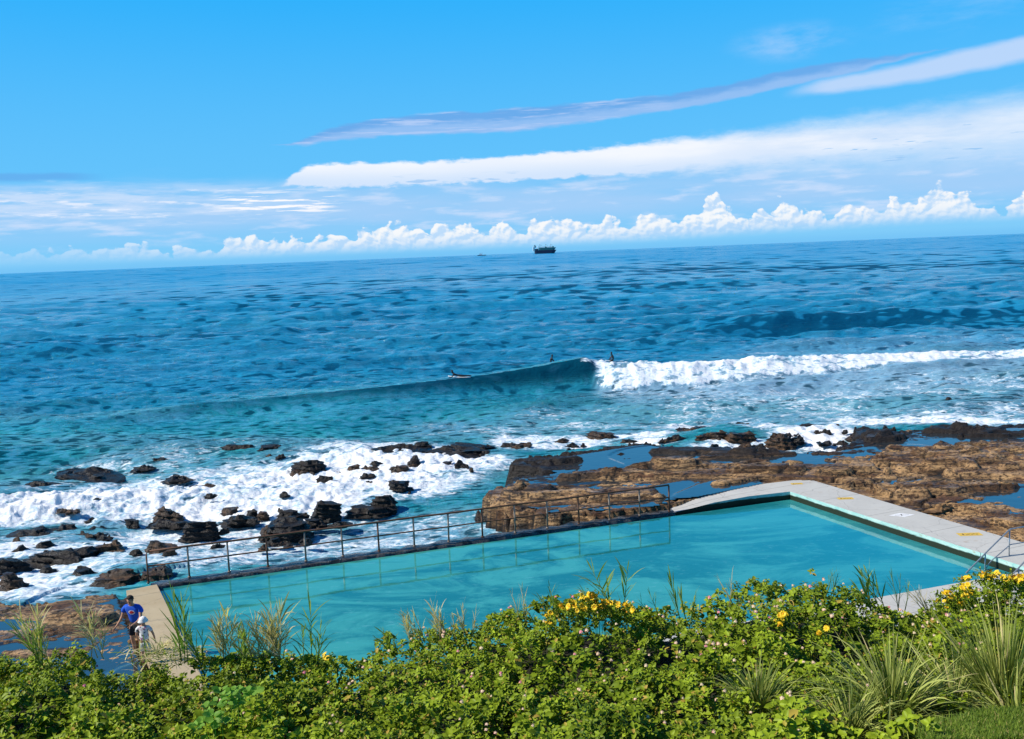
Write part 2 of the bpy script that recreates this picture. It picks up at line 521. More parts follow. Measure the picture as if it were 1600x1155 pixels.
# broken water, laid out over the reef and the shore
FM = [(330, 762, 360, 38, 1.05, 0.10), (60, 800, 130, 27, 1.15, 0.12), (570, 738, 220, 44, 1.15, .04), (705, 722, 110, 20, 1.1, 0), (440, 782, 170, 28, 1.15, .1), (250, 795, 190, 22, 1.2, .1),
      (90, 868, 230, 46, .82, .1), (40, 920, 150, 30, .9, 0), (330, 862, 180, 40, .74, .1), (470, 842, 140, 34, .76, .1), (640, 822, 170, 26, .66, .1), (800, 812, 80, 14, .66, .1), (300, 826, 260, 24, .85, .1), (560, 790, 60, 20, .8, 0), (840, 805, 40, 8, .6, 0),
      (860, 688, 110, 15, .9, .05), (1000, 678, 80, 12, .9, .0), (1080, 662, 60, 10, .8, 0), (1280, 688, 80, 20, 1.2, 0), (1150, 700, 90, 10, .95, 0), (1440, 664, 220, 13, .95, 0), (1600, 645, 160, 16, .7, 0),
      (1010, 692, 60, 10, 1.0, 0), (1180, 672, 60, 14, .9, 0), (1120, 655, 120, 9, .65, 0),
      (1250, 632, 360, 42, .50, .0), (1480, 615, 300, 42, .50, 0), (900, 665, 230, 30, .48, .04), (700, 672, 140, 22, .36, .08), (60, 745, 140, 24, .5, .1), (200, 722, 160, 22, .5, .1),
      (1400, 540, 300, 18, .36, .06), (420, 690, 140, 16, .36, .08), (1000, 612, 90, 10, .5, 0), (230, 690, 260, 14, .22, 0), (120, 650, 200, 10, .2, 0)]
fm = np.zeros(OX.shape); white = np.zeros(OX.shape)
warpx = 22 * fbm2(OX / 4, OY / 4, 3, 31); warpy = 7 * fbm2(OX / 4, OY / 4, 3, 33)
for (a, b, rx, ry, s_, sl) in FM:
    qx = (ppx - a + warpx) / rx; qy = (ppy - b + sl * (ppx - a) + warpy) / ry
    g = s_ * sstep(1.25, .45, np.sqrt(qx * qx + qy * qy))
    fm = np.maximum(fm, g)
foam = np.maximum(foam, fm)
heavy = sstep(.85, 1.1, foam) * (OY < 64)
H += heavy * (.04 + .09 * lump + .08 * lump2) + sstep(.4, .9, fm) * .07 * lump2
# bore front of the left whitewash
bore = [(-200, 850), (0, 822), (120, 812), (250, 796), (380, 786), (450, 782)]
bx_ = [P(a, b, SEA).x for a, b in bore]; by_ = [P(a, b, SEA).y for a, b in bore]
tb = OY - np.interp(OX, bx_, by_) - .5 * lump
amp = np.interp(OX, [-60, -40, -22, -15, -12], [.1, .22, .25, .15, 0])
H += amp * np.where(tb < .7, sstep(0, 1.1, tb), np.exp(-((tb - 1.1) / 3.0) ** 2)) * (1 + .2 * lump + .12 * lump2)
keep_low = sstep(-3, 1, poly_sd(OX, OY, [(-13.5, 30.6), (6.2, 37.6), (11.6, 39.2), (16, 30), (-8.6, 24)]))
H = np.where(keep_low > 0, np.minimum(H, .12), H)
def seaz(x, y):
    i = np.argmin(np.abs(dist - y)); j = np.argmin(np.abs(tang - x / y)); return SEA + H[i, j]


shal = sstep(104, 60, OY + 8 * fbm2(OX / 12, OY / 6, 3, 41) + .18 * np.clip(OX, -40, 40) * -1)
shal = np.clip(shal * .9, 0, 1)
aer = np.clip(fm * .9, 0, 1) + .8 * broken * sstep(-14, 0, t) * sstep(14, 4, t)
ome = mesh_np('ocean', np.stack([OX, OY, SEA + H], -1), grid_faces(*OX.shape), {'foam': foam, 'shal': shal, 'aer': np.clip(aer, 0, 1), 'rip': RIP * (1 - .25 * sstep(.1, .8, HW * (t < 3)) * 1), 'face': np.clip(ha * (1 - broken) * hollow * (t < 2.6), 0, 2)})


def ocean_mat():
    p = pos(); f = attr('foam'); sh = attr('shal'); ae = attr('aer'); fc = attr('face')
    n1 = nz(scl(p, (.75, 1.25, 1)), 1.0, 6, .62, .9)
    n2 = nz(scl(p, (2.6, 4.2, 2)), 1.0, 5, .6, .6)
    web = X.m('ABSOLUTE', n1 - .5) * 2.0
    web = ss(.22, .0, web)
    n3 = nz(scl(p, (.16, .30, 1)), 1.0, 4, .5, .4)
    fac = f * 1.32 + (n1 - .5) * 2.2 + (n2 - .5) * 1.5 + (n3 - .5) * 1.6 + web * .38 - .90
    fo = ss(-.06, .50, fac) * .97
    deep = mixc(ss(.3, .7, nz(scl(p, (.018, .03, 1)), 1.0, 5, .6, .5)), (.008, .22, .44), (.020, .32, .56))
    tur = mixc(ss(.3, .7, nz(scl(p, (.10, .16, 1)), 1.0, 4, .55)), (.008, .20, .29), (.030, .36, .40))
    c = mixc(sh, deep, tur)
    c = mixc(ss(.25, 1.3, fc) * .85, c, (.002, .040, .060))  # breaker front painted darker, as it mirrors less sky
    c = mixc(ae * .80, c, (.34, .56, .76))
    geo = X.nt.nodes.new('ShaderNodeCameraData'); dd = X(geo.outputs['View Distance'])
    b1 = bump(nz(scl(p, (.9, 1.6, 1)), 1.0, 5, .62, .3), .85, .34)
    b2 = bump(nz(scl(p, (.10, .26, 1)), 1.0, 7, .62, .2), 1.0, 1.6, b1)
    b3 = bump(nz(scl(p, (.012, .035, 1)), 1.0, 8, .66, .2), 1.0, 7.0, b2)
    water = pbr(c, .10, 0, b3, 1.333)
    fb = bump(nz(scl(p, (7, 9, 7)), 1.0, 4, .6), .6, .06, bump(n2 * .7 + n1, .7, .16))
    foamc = mixc(ss(.05, .9, fac + (n2 - .5) * 1.6), (.50, .68, .80), (.93, .95, .97))
    fs = pbr(foamc, .85, 0, fb, 1.33, .15)
    # sky reflection painted in: darker shoreward ripple faces, lighter crests, more matte with distance
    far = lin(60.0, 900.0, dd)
    rip = nz(scl(p, (.075, .016, 1)), 1.0, 5, .62, .2); rip2 = nz(scl(p, (.006, .007, 1)), 1.0, 6, .60, .3)
    body = pbr(scl(c, (1.15, 1.15, 1.15)), .9, 0, b1, 1.333, 0.0)
    rip3 = nz(scl(p, (.62, .62, 1)), 1.0, 4, .60, .5); wn = lin(70.0, 150.0, dd)
    ripm = nz(scl(p, (.24, .105, 1)), 1.0, 4, .60, .3); wf_ = lin(170.0, 520.0, dd)
    rr_ = rip3 * (1.0 - wn) + (ripm * (1.0 - wf_) + rip * wf_) * wn
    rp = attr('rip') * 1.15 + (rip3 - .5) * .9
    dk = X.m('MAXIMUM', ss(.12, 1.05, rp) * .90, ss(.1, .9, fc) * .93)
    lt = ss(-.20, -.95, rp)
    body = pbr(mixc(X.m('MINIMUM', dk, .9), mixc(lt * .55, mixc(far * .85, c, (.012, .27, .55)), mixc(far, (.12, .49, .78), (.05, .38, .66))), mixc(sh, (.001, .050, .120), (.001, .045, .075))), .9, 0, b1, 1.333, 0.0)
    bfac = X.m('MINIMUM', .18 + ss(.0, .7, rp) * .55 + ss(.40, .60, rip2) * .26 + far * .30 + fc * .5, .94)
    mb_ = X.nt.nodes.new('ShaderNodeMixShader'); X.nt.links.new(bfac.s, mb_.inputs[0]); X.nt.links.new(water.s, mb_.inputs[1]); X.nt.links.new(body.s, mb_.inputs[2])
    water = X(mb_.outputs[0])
    mx = X.nt.nodes.new('ShaderNodeMixShader')
    X.nt.links.new(fo.s, mx.inputs[0]); X.nt.links.new(water.s, mx.inputs[1]); X.nt.links.new(fs.s, mx.inputs[2])
    return X(mx.outputs[0])


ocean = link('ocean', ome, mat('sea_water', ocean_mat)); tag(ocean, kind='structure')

# ================================================================== pool plan
PA = P(245, 915); PB = Vector((11.35, 38.95, 0)); PM = P(1048, 800)
e1 = (PA - PB).normalized(); e2 = (P(1560, 872, .2) - P(1236, 768, .2)); e2.z = 0; e2.normalize()
nl = P(1390, 930, .2); nr = P(1600, 893, .2); en = (nr - nl); en.z = 0; en.normalize()


def isect(p, d1, q, d2):
    t = ((q - p).x * d2.y - (q - p).y * d2.x) / (d1.x * d2.y - d1.y * d2.x); return p + d1 * t


PN = isect(PB, e2, nl, en); PN.z = 0
eL = (P(300, 1028) - PA); eL.z = 0; eL.normalize()
PL = isect(PA, eL, nl, en); PL.z = 0
POOLZ = -0.12
oute = Vector((-e2.y, e2.x, 0)); oute = oute if oute.x > 0 else -oute        # outward of the right side
outb = Vector((e1.y, -e1.x, 0)); outb = outb if outb.y > 0 else -outb         # outward of the sea side
outn = -outb; outl = Vector((eL.y, -eL.x, 0)); outl = outl if outl.x < 0 else -outl

# ================================================================== rock platform terrain
def poly(pts, z=0.0): return [P(a, b, z)[:2] for a, b in pts]


MS = poly([(758, 772), (752, 790), (800, 806), (860, 815), (940, 812), (1052, 803)]) + [PM[:2], (PB + outb * .3 + oute * .3)[:2], (PN + oute * 1.5 + e2 * 8)[:2], (60, 14), (75, 60)] + \
     poly([(1700, 662), (1600, 664), (1540, 672), (1480, 668), (1400, 680), (1335, 668), (1325, 704), (1250, 708), (1160, 706), (1080, 702), (1000, 696), (930, 704), (870, 714), (800, 718), (780, 732), (840, 745), (790, 752)])
LL = poly([(-500, 960), (-60, 940), (60, 936), (130, 926), (175, 918), (215, 915)]) + [PA[:2], PL[:2], (-9, 12), (-40, 12)]
sx_, sy_ = np.arange(-36, 52, .085), np.arange(17, 66, .10)
TX, TY = np.meshgrid(sx_, sy_)
jag = .55 * fbm2(TX / 1.5, TY / 1.0, 4, 51)
sdm = poly_sd(TX, TY, MS) + jag; sdl = poly_sd(TX, TY, LL) + jag
baseh = np.maximum(-2.2 + 2.42 * sstep(-.25, .28, sdm), -2.2 + 2.18 * sstep(-.3, .5, sdl))
inside = sstep(0, 1.5, sdm)
HB = [(800, 775, 2.3, 1.2, .30), (845, 725, 2.6, .7, .30), (1080, 706, 3.2, .6, .22), (960, 742, 2.0, .7, .25), (1060, 728, 1.6, .8, .40), (1200, 735, 3.2, 1.0, .30), (1280, 740, 2.4, 1.2, .30), (1350, 685, 2.4, 1.2, .35),
      (1500, 672, 2.0, 1.0, .25), (1430, 720, 3.5, 2.5, .25), (1420, 770, 4.5, 1.2, .28), (1550, 730, 4, 3, .25), (1330, 740, 1.6, .9, .3), (1600, 690, 4, 2, .4), (930, 775, 4.0, .8, .22), (1180, 712, 2.0, .6, .2),
      (890, 737, 2.2, .45, -.45), (960, 722, 2.6, .4, -.40), (1040, 738, 1.6, .5, -.45), (900, 755, 2.6, .3, -.45), (1120, 722, 1.2, .6, -.45), (1100, 768, 2.0, .8, -.6), (1240, 715, 2.0, .5, -.45), (1010, 712, 1.2, .5, -.4),
      (1500, 690, 4.5, .7, -.55), (1480, 755, 1.0, .5, -.5), (1580, 770, 2.5, .5, -.35), (1490, 800, 1.2, .9, -.35), (1360, 760, .8, .5, -.45), (1340, 712, 1.2, .4, -.4), (1560, 820, 2, 1, .2), (1380, 700, 3.0, .3, -.3),
      (130, 965, 1.5, 1.0, .38), (60, 985, 1.2, .5, .12), (190, 1000, .9, .5, .18), (190, 945, .9, .9, -.12), (60, 1005, 1.5, .4, -.15)]
hb = np.zeros(TX.shape)
for (a, b, rx, ry, hh) in HB:
    q = P(a, b, .2 if b < 830 else 0); wq = .35 * noise2(TX / 1.2, TY / 1.2, 60)
    hb += hh * sstep(1.25, .55, np.sqrt(((TX - q.x) / rx) ** 2 + ((TY - q.y) / ry) ** 2) + wq)
big = .95 * fbm2(TX / 6.5 + .1 * TY, TY / 1.9, 3, 61) + .10 * fbm2(TX / .9, TY / .5, 2, 62)
raw = baseh + (hb * .85 + .05 * sstep(0, 2, sdm) + .25 * big) * np.maximum(inside, sstep(0, 1, sdl) * .6)
step = .25
tq = (raw + .05 * fbm2(TX / .9, TY / .6, 3, 63)) / step + .06 * TX
fr = tq - np.floor(tq)
terr = (np.floor(tq) + sstep(.74, 1.0, fr) - .06 * TX) * step
rgt = sstep(14, 19, TX)
z = np.where(raw > -1.2, terr, raw)
# joints between slabs
vx = TX / 3.1 + .25 * noise2(TX / 2, TY / 2, 71); vy = TY / 1.15 + .25 * noise2(TX / 2, TY / 2, 72)
jx = np.floor(vx); jy = np.floor(vy); d1 = np.full(TX.shape, 9.0); d2 = np.full(TX.shape, 9.0)
for ox in (-1, 0, 1):
    for oy in (-1, 0, 1):
        cx_ = jx + ox; cy_ = jy + oy
        h1 = np.modf(np.abs(np.sin(cx_ * 127.1 + cy_ * 311.7) * 43758.5))[0]; h2 = np.modf(np.abs(np.sin(cx_ * 269.5 + cy_ * 183.3) * 43758.5))[0]
        dd = np.hypot(vx - cx_ - h1, vy - cy_ - h2)
        d2 = np.where(dd < d1, d1, np.minimum(d2, dd)); d1 = np.minimum(d1, dd)
crack = sstep(.085, .0, d2 - d1) * sstep(-.1, .4, fbm2(TX / 3, TY / 3, 2, 74) + .25)
z -= crack * .24 * np.maximum(inside, .4)
c2_ = np.abs(noise2(TX / .9 + .5 * TY, TY / .5, 75)); c3_ = np.abs(noise2(TX / .6, TY / .9 - .4 * TX, 76))
fine = np.maximum(sstep(.07, 0, c2_), sstep(.06, 0, c3_)) * sstep(-.2, .3, fbm2(TX / 2, TY / 2, 2, 70)); z -= fine * .07; crack = np.maximum(crack, fine * .8)
z += (.016 + .018 * rgt) * fbm2(TX / .35, TY / .3, 3, 77) + .02 * np.abs(fbm2(TX / .8, TY / .5, 3, 78)) - .04 * sstep(.35, .7, fbm2(TX / .4, TY / .35, 2, 79)) * (1 + rgt)
rub = rgt * sstep(0.0, .4, fbm2(TX / 3, TY / 2, 2, 81)); z += rub * (.12 * np.abs(fbm2(TX / .7, TY / .5, 3, 82)) - .03)
# keep the rock below the concrete of the pool surround
pool_poly = [(PA + outl * 1.2 + outb * .2)[:2], (PM + outb * .4)[:2], (PB + outb * 1.6 + oute * 0)[:2], (PB + oute * 2.0)[:2], (PN + oute * 2.2 + e2 * 6)[:2], (PL + outl * 1.2 + eL * 5)[:2]]
psd = poly_sd(TX, TY, pool_poly)
z = np.where(psd > -.1, np.minimum(z, -.35), z)
z = np.where((psd > -.8) & (TX > PM.x), np.minimum(z, .17), z)
sea_d = np.minimum(sdm - 0 * TX, 9)
seaedge = poly([(780, 732), (860, 712), (1000, 690), (1180, 690), (1330, 670), (1480, 668), (1700, 662), (2200, 640)], .2)
se = np.full(TX.shape, 1e9)
for a, b in zip(seaedge[:-1], seaedge[1:]):
    ex, ey = b[0] - a[0], b[1] - a[1]; tt = np.clip(((TX - a[0]) * ex + (TY - a[1]) * ey) / (ex * ex + ey * ey), 0, 1)
    se = np.minimum(se, np.hypot(TX - a[0] - ex * tt, TY - a[1] - ey * tt))
algae = sstep(8.5, 1.5, se + 1.3 * fbm2(TX / 2, TY / 2, 3, 85)) * (TX > -3)
algae = np.maximum(algae, .8 * sstep(-.15, -.5, z)); algae = np.maximum(algae, (sdl > -1) * (TX < 0) * .30)
fcs = grid_faces(*TX.shape); zf = z.ravel()
kf = (zf[fcs].max(1) > -1.1)
def compact(V, Fc, at):
    used = np.unique(Fc); mp = np.full(len(V), -1); mp[used] = np.arange(len(used))
    return V[used], mp[Fc], {k: v.ravel()[used] for k, v in at.items()}
VV = np.stack([TX, TY, z], -1).reshape(-1, 3)
v_, f_, a_ = compact(VV, fcs[kf], {'algae': algae, 'crack': crack})


def rock_col(alg, dark=False):
    p = pos()
    n1 = nz(scl(p, (.28, .8, 3.5)), 1.0, 5, .6, .4); n2 = nz(scl(p, (.9, 2.6, 9)), 1.0, 6, .68, .3); n3 = nz(scl(p, (6, 9, 14)), 1.0, 4, .6)
    c = mixc(ss(.38, .60, n1), (.12, .060, .024), (.54, .33, .15))
    c = mixc(ss(.48, .62, n2) * .9, c, (.040, .021, .011))
    c = mixc(ss(.62, .75, nz(scl(p, (1.1, 1.6, 1)), 1.0, 5, .6, 1.0)) * .5, c, (.50, .36, .20))
    c = mixc(ss(.52, .68, nz(scl(p, (.5, .9, 1)), 1.0, 6, .68)) * .85, c, (.105, .042, .022))
    c = mixc(ss(.50, .62, n3) * .85, c, (.018, .011, .007))
    return mixc(ss(.15, .85, alg + (n2 - .5) * .9), c, (.017, .012, .010)), n1, n2, n3


def rock_mat():
    c, n1, n2, n3 = rock_col(attr('algae'))
    c = mixc(ss(.1, .8, attr('crack')), c, (.012, .008, .006))
    wet = nz(scl(pos(), (.5, .9, 1)), 1.0, 4, .5)
    b = bump(n3, .8, .07, bump(n2, 1.0, .18))
    return pbr(c, lin(.35, .65, wet, .32, .8), 0, b)


shelf = link('rock_shelf', mesh_np('rock_shelf', v_, f_, a_), mat('sandstone', rock_mat)); tag(shelf, kind='structure')

# water standing in the hollows of the platform
lev = np.where(TX < -5, -.075, .19) + .035 * np.round(2 * noise2(TX / 6, TY / 4, 91)) + .05 * sstep(16, 30, TX)
ok = ((sdm > .7) & (se > .8)) | ((sdl > .5) & (TX < -5))
ok &= (psd < -.05) & ~((psd > -2.2) & (TX > PB.x - .5 + noise2(TX, TY, 4)))
okf = ok.ravel()[fcs].all(1) & ((zf[fcs] < lev.ravel()[fcs] + .03).any(1))
v2, f2, _ = compact(np.stack([TX, TY, lev], -1).reshape(-1, 3), fcs[okf], {})


def tide_mat():
    p = pos(); return pbr((.026, .034, .040), .05, 0, bump(nz(p, 2.5, 4, .5), .12, .06), 1.9)


tp = link('tide_pool_water', mesh_np('tide_pool_water', v2, f2), mat('still_water', tide_mat)); tag(tp, kind='structure')

# ================================================================== pool water
def pool_mat():
    p = pos()
    a = nz(scl(p, (.22, .40, 1)), 1.0, 7, .68, .8); b = nz(scl(p, (1.6, 4.0, 1)), 1.0, 6, .7, .4)
    c = mixc(ss(.42, .60, a), (.012, .165, .168), (.052, .33, .29))
    c = mixc(ss(.52, .80, b) * .45, c, (.05, .38, .38))
    xx, yy, _z = sep(p)
    c = mixc(ss(.56, .74, nz(scl(p, (2.2, 6.0, 1)), 1.0, 5, .7, .3)) * .5, c, (.16, .48, .49))
    # shallow painted floor brightens towards the far right corner
    c = mixc(ss(2, 14, xx) * .45, c, (.010, .27, .36))
    return pbr(c, .03, 0, bump(nz(scl(p, (.5, 1.3, 1)), 1.0, 3, .5), .09, .05), 1.6)


bm = bmesh.new()
pts = [PA + outl * .0, PB, PN + e2 * .0, PL]
bm.faces.new([bm.verts.new((q.x, q.y, POOLZ)) for q in pts])
bmesh.ops.subdivide_edges(bm, edges=bm.edges[:], cuts=12, use_grid_fill=True)
pw = bm_obj('pool_water', bm, mat('pool_water', pool_mat)); tag(pw, kind='structure')
# ================================================================== concrete pool surround
def concrete(name, a, b, stain=(.12, .10, .07)):
    def f():
        p = pos(); n = nz(scl(p, (.8, .8, 2)), 1.0, 6, .6, .5); m = nz(p, 7.0, 5, .65)
        c = mixc(n, a, b)
        c = mixc(ss(.55, .78, m) * .5, c, stain)
        c = mixc(ss(.60, .72, nz(scl(p, (.35, .35, 1)), 1.0, 6, .7, 1.5)) * .45, c, stain)
        crk = voro(vadd(scl(p, (.45, .45, .1)), scl(nz3(p, 1.3), .25)), 1.0, 'DISTANCE_TO_EDGE')
        xx, yy, _q = sep(p); jt = X.m('FRACT', (xx * en.x + yy * en.y + 100.0) * .0 + (xx * e2.x + yy * e2.y + 200.0) / 2.6)
        c = mixc(ss(.0085, .004, X.m('ABSOLUTE', jt - .5)) * .55, c, (.10, .10, .09))
        c = mixc(ss(.63, .70, nz(scl(p, (.7, .7, 1)), 1.0, 5, .6, 2.0)) * .35, c, (.34, .20, .10))
        c = mixc(ss(.008, .001, crk) * .35, c, (.10, .09, .08))
        return pbr(c, .8, 0, bump(m, .35, .02))
    return mat(name, f)


def nz3(p, scale):
    n = X.nt.nodes.new('ShaderNodeTexNoise'); n.inputs['Scale'].default_value = scale
    X.nt.links.new(p.s, n.inputs['Vector']); return X(n.outputs['Color'])


def lip_mat():
    p = pos(); x, y, zz = sep(p); n = nz(scl(p, (1.5, 1.5, 5)), 1.0, 6, .65, .6)
    paint = mixc(ss(.35, .7, n), (.28, .56, .54), (.50, .70, .66))
    c = mixc(ss(.58, .72, nz(scl(p, (3, 3, 9)), 1.0, 4, .6)) * .7, paint, (.30, .27, .16))
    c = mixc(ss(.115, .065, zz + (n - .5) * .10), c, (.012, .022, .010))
    return pbr(c, .6, 0, bump(n, .4, .03))


CON = concrete('pale_concrete', (.44, .43, .40), (.62, .61, .56), (.29, .27, .23))
OLDCON = concrete('weathered_concrete', (.36, .27, .15), (.56, .47, .31), (.20, .13, .06))
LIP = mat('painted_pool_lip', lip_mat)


def seawall_mat():
    p = pos(); n = nz(scl(p, (1.2, 2.5, 2)), 1.0, 6, .65, .8); m = nz(p, 8.0, 4, .6)
    c = mixc(ss(.4, .6, n), (.018, .020, .022), (.10, .10, .10)); c = mixc(ss(.60, .72, m) * .7, c, (.30, .36, .40))
    return pbr(c, .22, 0, bump(m, .8, .06, bump(n, .5, .1)))


SEAW = mat('wet_sea_wall_concrete', seawall_mat)


def slab(name, pts, zb, tops, m, side=None, parent=None, bevel=.0):
    """closed slab with per-corner top heights; side faces may get a second material"""
    bm = bmesh.new(); add_prism(bm, pts, zb, tops)
    bmesh.ops.recalc_face_normals(bm, faces=bm.faces[:])
    if side:
        for f in bm.faces:
            if abs(f.normal.z) < .5: f.material_index = 1
    me = bpy.data.meshes.new(name); bm.to_mesh(me); bm.free()
    return link(name, me, [m, side] if side else m, parent, False)


# right and far deck as one paved surround, its pool-side lip painted
DZ = .22
Q = lambda px, py: P(px, py, DZ)
ic = PB.copy(); ic.z = 0
W2 = 2.05
far_in = [PM + e1 * 0.05, PM - e1 * .9, PM - e1 * 2.0, PM - e1 * 3.6, PB]
far_z = [-.06, .02, .14, .20, DZ]
far_out = [PM + e1 * .3 + outb * .35, PM - e1 * .8 + outb * .95, PM - e1 * 1.4 + outb * 1.45, PM - e1 * 3.3 + outb * 1.55]
co = isect(PB + outb * 1.55, e1, PB + oute * W2, e2)
cut1 = co + e1 * .35; cut2 = co + e2 * .35
nrm = isect(PB + oute * W2, e2, PN + outn * 1.9, en)
bm = bmesh.new()
def strip(A, B, za, zb_):
    """quads between inner line A and outer line B"""
    for i in range(len(A) - 1):
        vs = [bm.verts.new((q.x, q.y, h)) for q, h in ((A[i], za[i]), (A[i + 1], za[i + 1]), (B[i + 1], zb_[i + 1]), (B[i], zb_[i]))]
        bm.faces.new(vs)
A_ = far_in; B_ = far_out + [cut1]
strip(A_, B_, far_z, [-.10, .03, .13, .20, DZ])
stA = PN - e2 * 1.9; stB = PN - e2 * .35                       # stair opening in the right side
rgt_in = [PB, PB, stA]; rgt_out = [cut1, cut2, stA + oute * W2]
strip(rgt_in[1:], rgt_out[1:], [DZ] * 2, [DZ] * 2)
f_ = bm.faces.new([bm.verts.new((q.x, q.y, DZ)) for q in (PB, cut2, cut1)])
strip([stA + oute * .02, PN + e2 * .0 + oute * .02], [stA + oute * W2, PN + oute * W2], [DZ] * 2, [DZ] * 2)
strip([PN + oute * .02, PN + oute * .02 + outn * 5.5], [PN + oute * W2, PN + oute * (W2 + 2) + outn * 5.5], [DZ] * 2, [DZ] * 2)
strip([PL, PN], [PL + outn * 4, PN + outn * 5.5], [DZ - .1, DZ], [DZ - .1, DZ])
bmesh.ops.remove_doubles(bm, verts=bm.verts[:], dist=.004)
top_faces = bm.faces[:]
bmesh.ops.recalc_face_normals(bm, faces=top_faces)
if sum(f.normal.z for f in top_faces) < 0: bmesh.ops.reverse_faces(bm, faces=top_faces)
r = bmesh.ops.extrude_face_region(bm, geom=bm.faces[:])
for v in [g for g in r['geom'] if isinstance(g, bmesh.types.BMVert)]: pass
newv = [g for g in r['geom'] if isinstance(g, bmesh.types.BMVert)]
# the extruded copy becomes the top; the originals drop to form the foot
for v in bm.verts:
    if v not in set(newv): v.co.z = -.9
bmesh.ops.recalc_face_normals(bm, faces=bm.faces[:])
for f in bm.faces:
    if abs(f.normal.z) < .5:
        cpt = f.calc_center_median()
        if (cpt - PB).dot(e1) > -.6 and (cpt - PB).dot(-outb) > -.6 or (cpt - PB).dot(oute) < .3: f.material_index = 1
me = bpy.data.meshes.new('pool_deck'); bm.to_mesh(me); bm.free()
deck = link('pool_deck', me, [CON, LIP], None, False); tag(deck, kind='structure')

# left side wall
la, lb = PA + outl * 0, PL + eL * 1.0
lw = thing('pool_side_wall', 'tan weathered concrete wall with blocks along the left end of the pool', 'wall', PA + outl * .55)
def rel(q, o): return (q[0] - o.location.x, q[1] - o.location.y)
w_ = slab('wall_body', [rel(q, lw) for q in (la, lb, lb + outl * 1.15, la + outl * .95)], -.9, [.04, .04, .03, .02], OLDCON, None, lw)
# sea wall under the railing
sw = thing('sea_wall', 'low wet dark sea wall under the railing between the pool and the surf', 'wall', (PA + PM) / 2 + outb * .3)
N_ = 60; vs = []; fs = []
for i in range(N_ + 1):
    q = PA + outl * .2 + (PM - e1 * .2 - PA - outl * .2) * (i / N_)
    wob = .10 * math.sin(i * 1.9) + .06 * math.sin(i * 4.3)
    for (k, hz) in ((0, -.9), (0, -.05), (.05, -.02), (.28, 0.0), (.50 + wob, -.02), (.62 + wob, -.2), (.75 + wob, -.9)):
        qq = q + outb * k - sw.location; vs.append((qq.x, qq.y, hz + (.02 * math.sin(i * 2.7 + k * 9) if hz > -.5 else 0)))
sw_me = mesh_np('wall_body', vs, grid_faces(N_ + 1, 7)); link('wall_body', sw_me, SEAW, sw)

# railing on the sea wall: 15 bays
STEEL = simple('galvanised_rail', (.26, .21, .17), .5, .2, .3, 8)
rust = simple('rusty_rail', (.13, .062, .035), .7, 0, .4, 14)
p0 = P(232, 912) + outb * .12; p1 = P(1048, 800) + outb * .12
rail = thing('pool_railing', 'long rusty steel handrail with two rails on the sea wall behind the pool', 'railing', (p0 + p1) / 2)
o_ = rail.location; NB = 15
bp = [p0 + (p1 - p0) * (i / NB) - o_ for i in range(NB + 1)]
rh = 1.07
for i, q in enumerate(bp):
    bm = bmesh.new()
    lean = Vector((random.uniform(-.012, .012), random.uniform(-.012, .012), 0))
    if i == 0: add_tube(bm, [q + Vector((0, 0, -.05)), q + Vector((0, 0, rh - .12)), q - e1 * .03 + Vector((0, 0, rh - .03)), q - e1 * .12 + Vector((0, 0, rh))], .028, 8)
    else: add_tube(bm, [q + Vector((0, 0, -.06)), q + lean + Vector((0, 0, rh - .026))], .033, 8)
    bmesh.ops.create_cone(bm, cap_ends=True, segments=10, radius1=.06, radius2=.05, depth=.03, matrix=Matrix.Translation(q + Vector((0, 0, .012))))
    bm_obj('post', bm, STEEL if i % 3 else rust, rail, True)
bm = bmesh.new(); add_tube(bm, [bp[0] - e1 * .12 + Vector((0, 0, rh))] + [q + Vector((0, 0, rh + .008 * math.sin(i * 2.1))) for i, q in enumerate(bp)][1:], .036, 8); bm_obj('top_rail', bm, rust, rail, True)
bm = bmesh.new(); add_tube(bm, [q + Vector((0, 0, .56 + .01 * math.sin(i * 3.1))) for i, q in enumerate(bp)], .027, 8); bm_obj('middle_rail', bm, rust, rail, True)

# stair handrails in the near right corner
BR = simple('bright_steel_rail', (.42, .46, .48), .3, .7, .15, 8)
def stair_rail(px0, px1, label, far):
    """rail running down to the left into the pool; pixels of foot and head of the slope"""
    a = P(*px0, -.15); dirn = (en * 1.0).normalized()
    L = 1.75 if far else 1.7
    r_ = thing('stair_handrail', label, 'handrail', a, 0, 'handrails of the pool steps')
    up = Vector((0, 0, 1))
    head = dirn * L + up * 1.22; foot = Vector((0, 0, .0))
    mid = dirn * L * .5 + up * .63
    bm = bmesh.new(); add_tube(bm, [foot - dirn * .2 - up * .15, foot + up * .0, mid, head - dirn * .06 - up * .03, head + dirn * .05 + up * .02, head + dirn * 1.3 + up * .02], .024, 8); bm_obj('top_rail', bm, BR, r_, True)
    bm = bmesh.new(); add_tube(bm, [foot + dirn * .6 - up * .15, mid - up * .35 + dirn * .15, head - up * .50 + dirn * .04, head - up * .5 + dirn * 1.3], .018, 8); bm_obj('middle_rail', bm, BR, r_, True)
    for t_, zb in ((.45, -.3), (1.0, -.0)):
        q = dirn * L * t_
        bm = bmesh.new(); add_tube(bm, [q + up * zb, q + up * (.02 + 1.2 * t_)], .021, 8); bm_obj('post', bm, BR, r_, True)
    q = dirn * (L + 1.25); bm = bmesh.new(); add_tube(bm, [q, q + up * 1.24], .021, 8); bm_obj('post', bm, BR, r_, True)
stair_rail((1508, 897), None, 'steel handrail of the pool steps standing farther from the yellow flowers', True)
stair_rail((1560, 921), None, 'steel handrail of the pool steps right behind the yellow flowers', False)

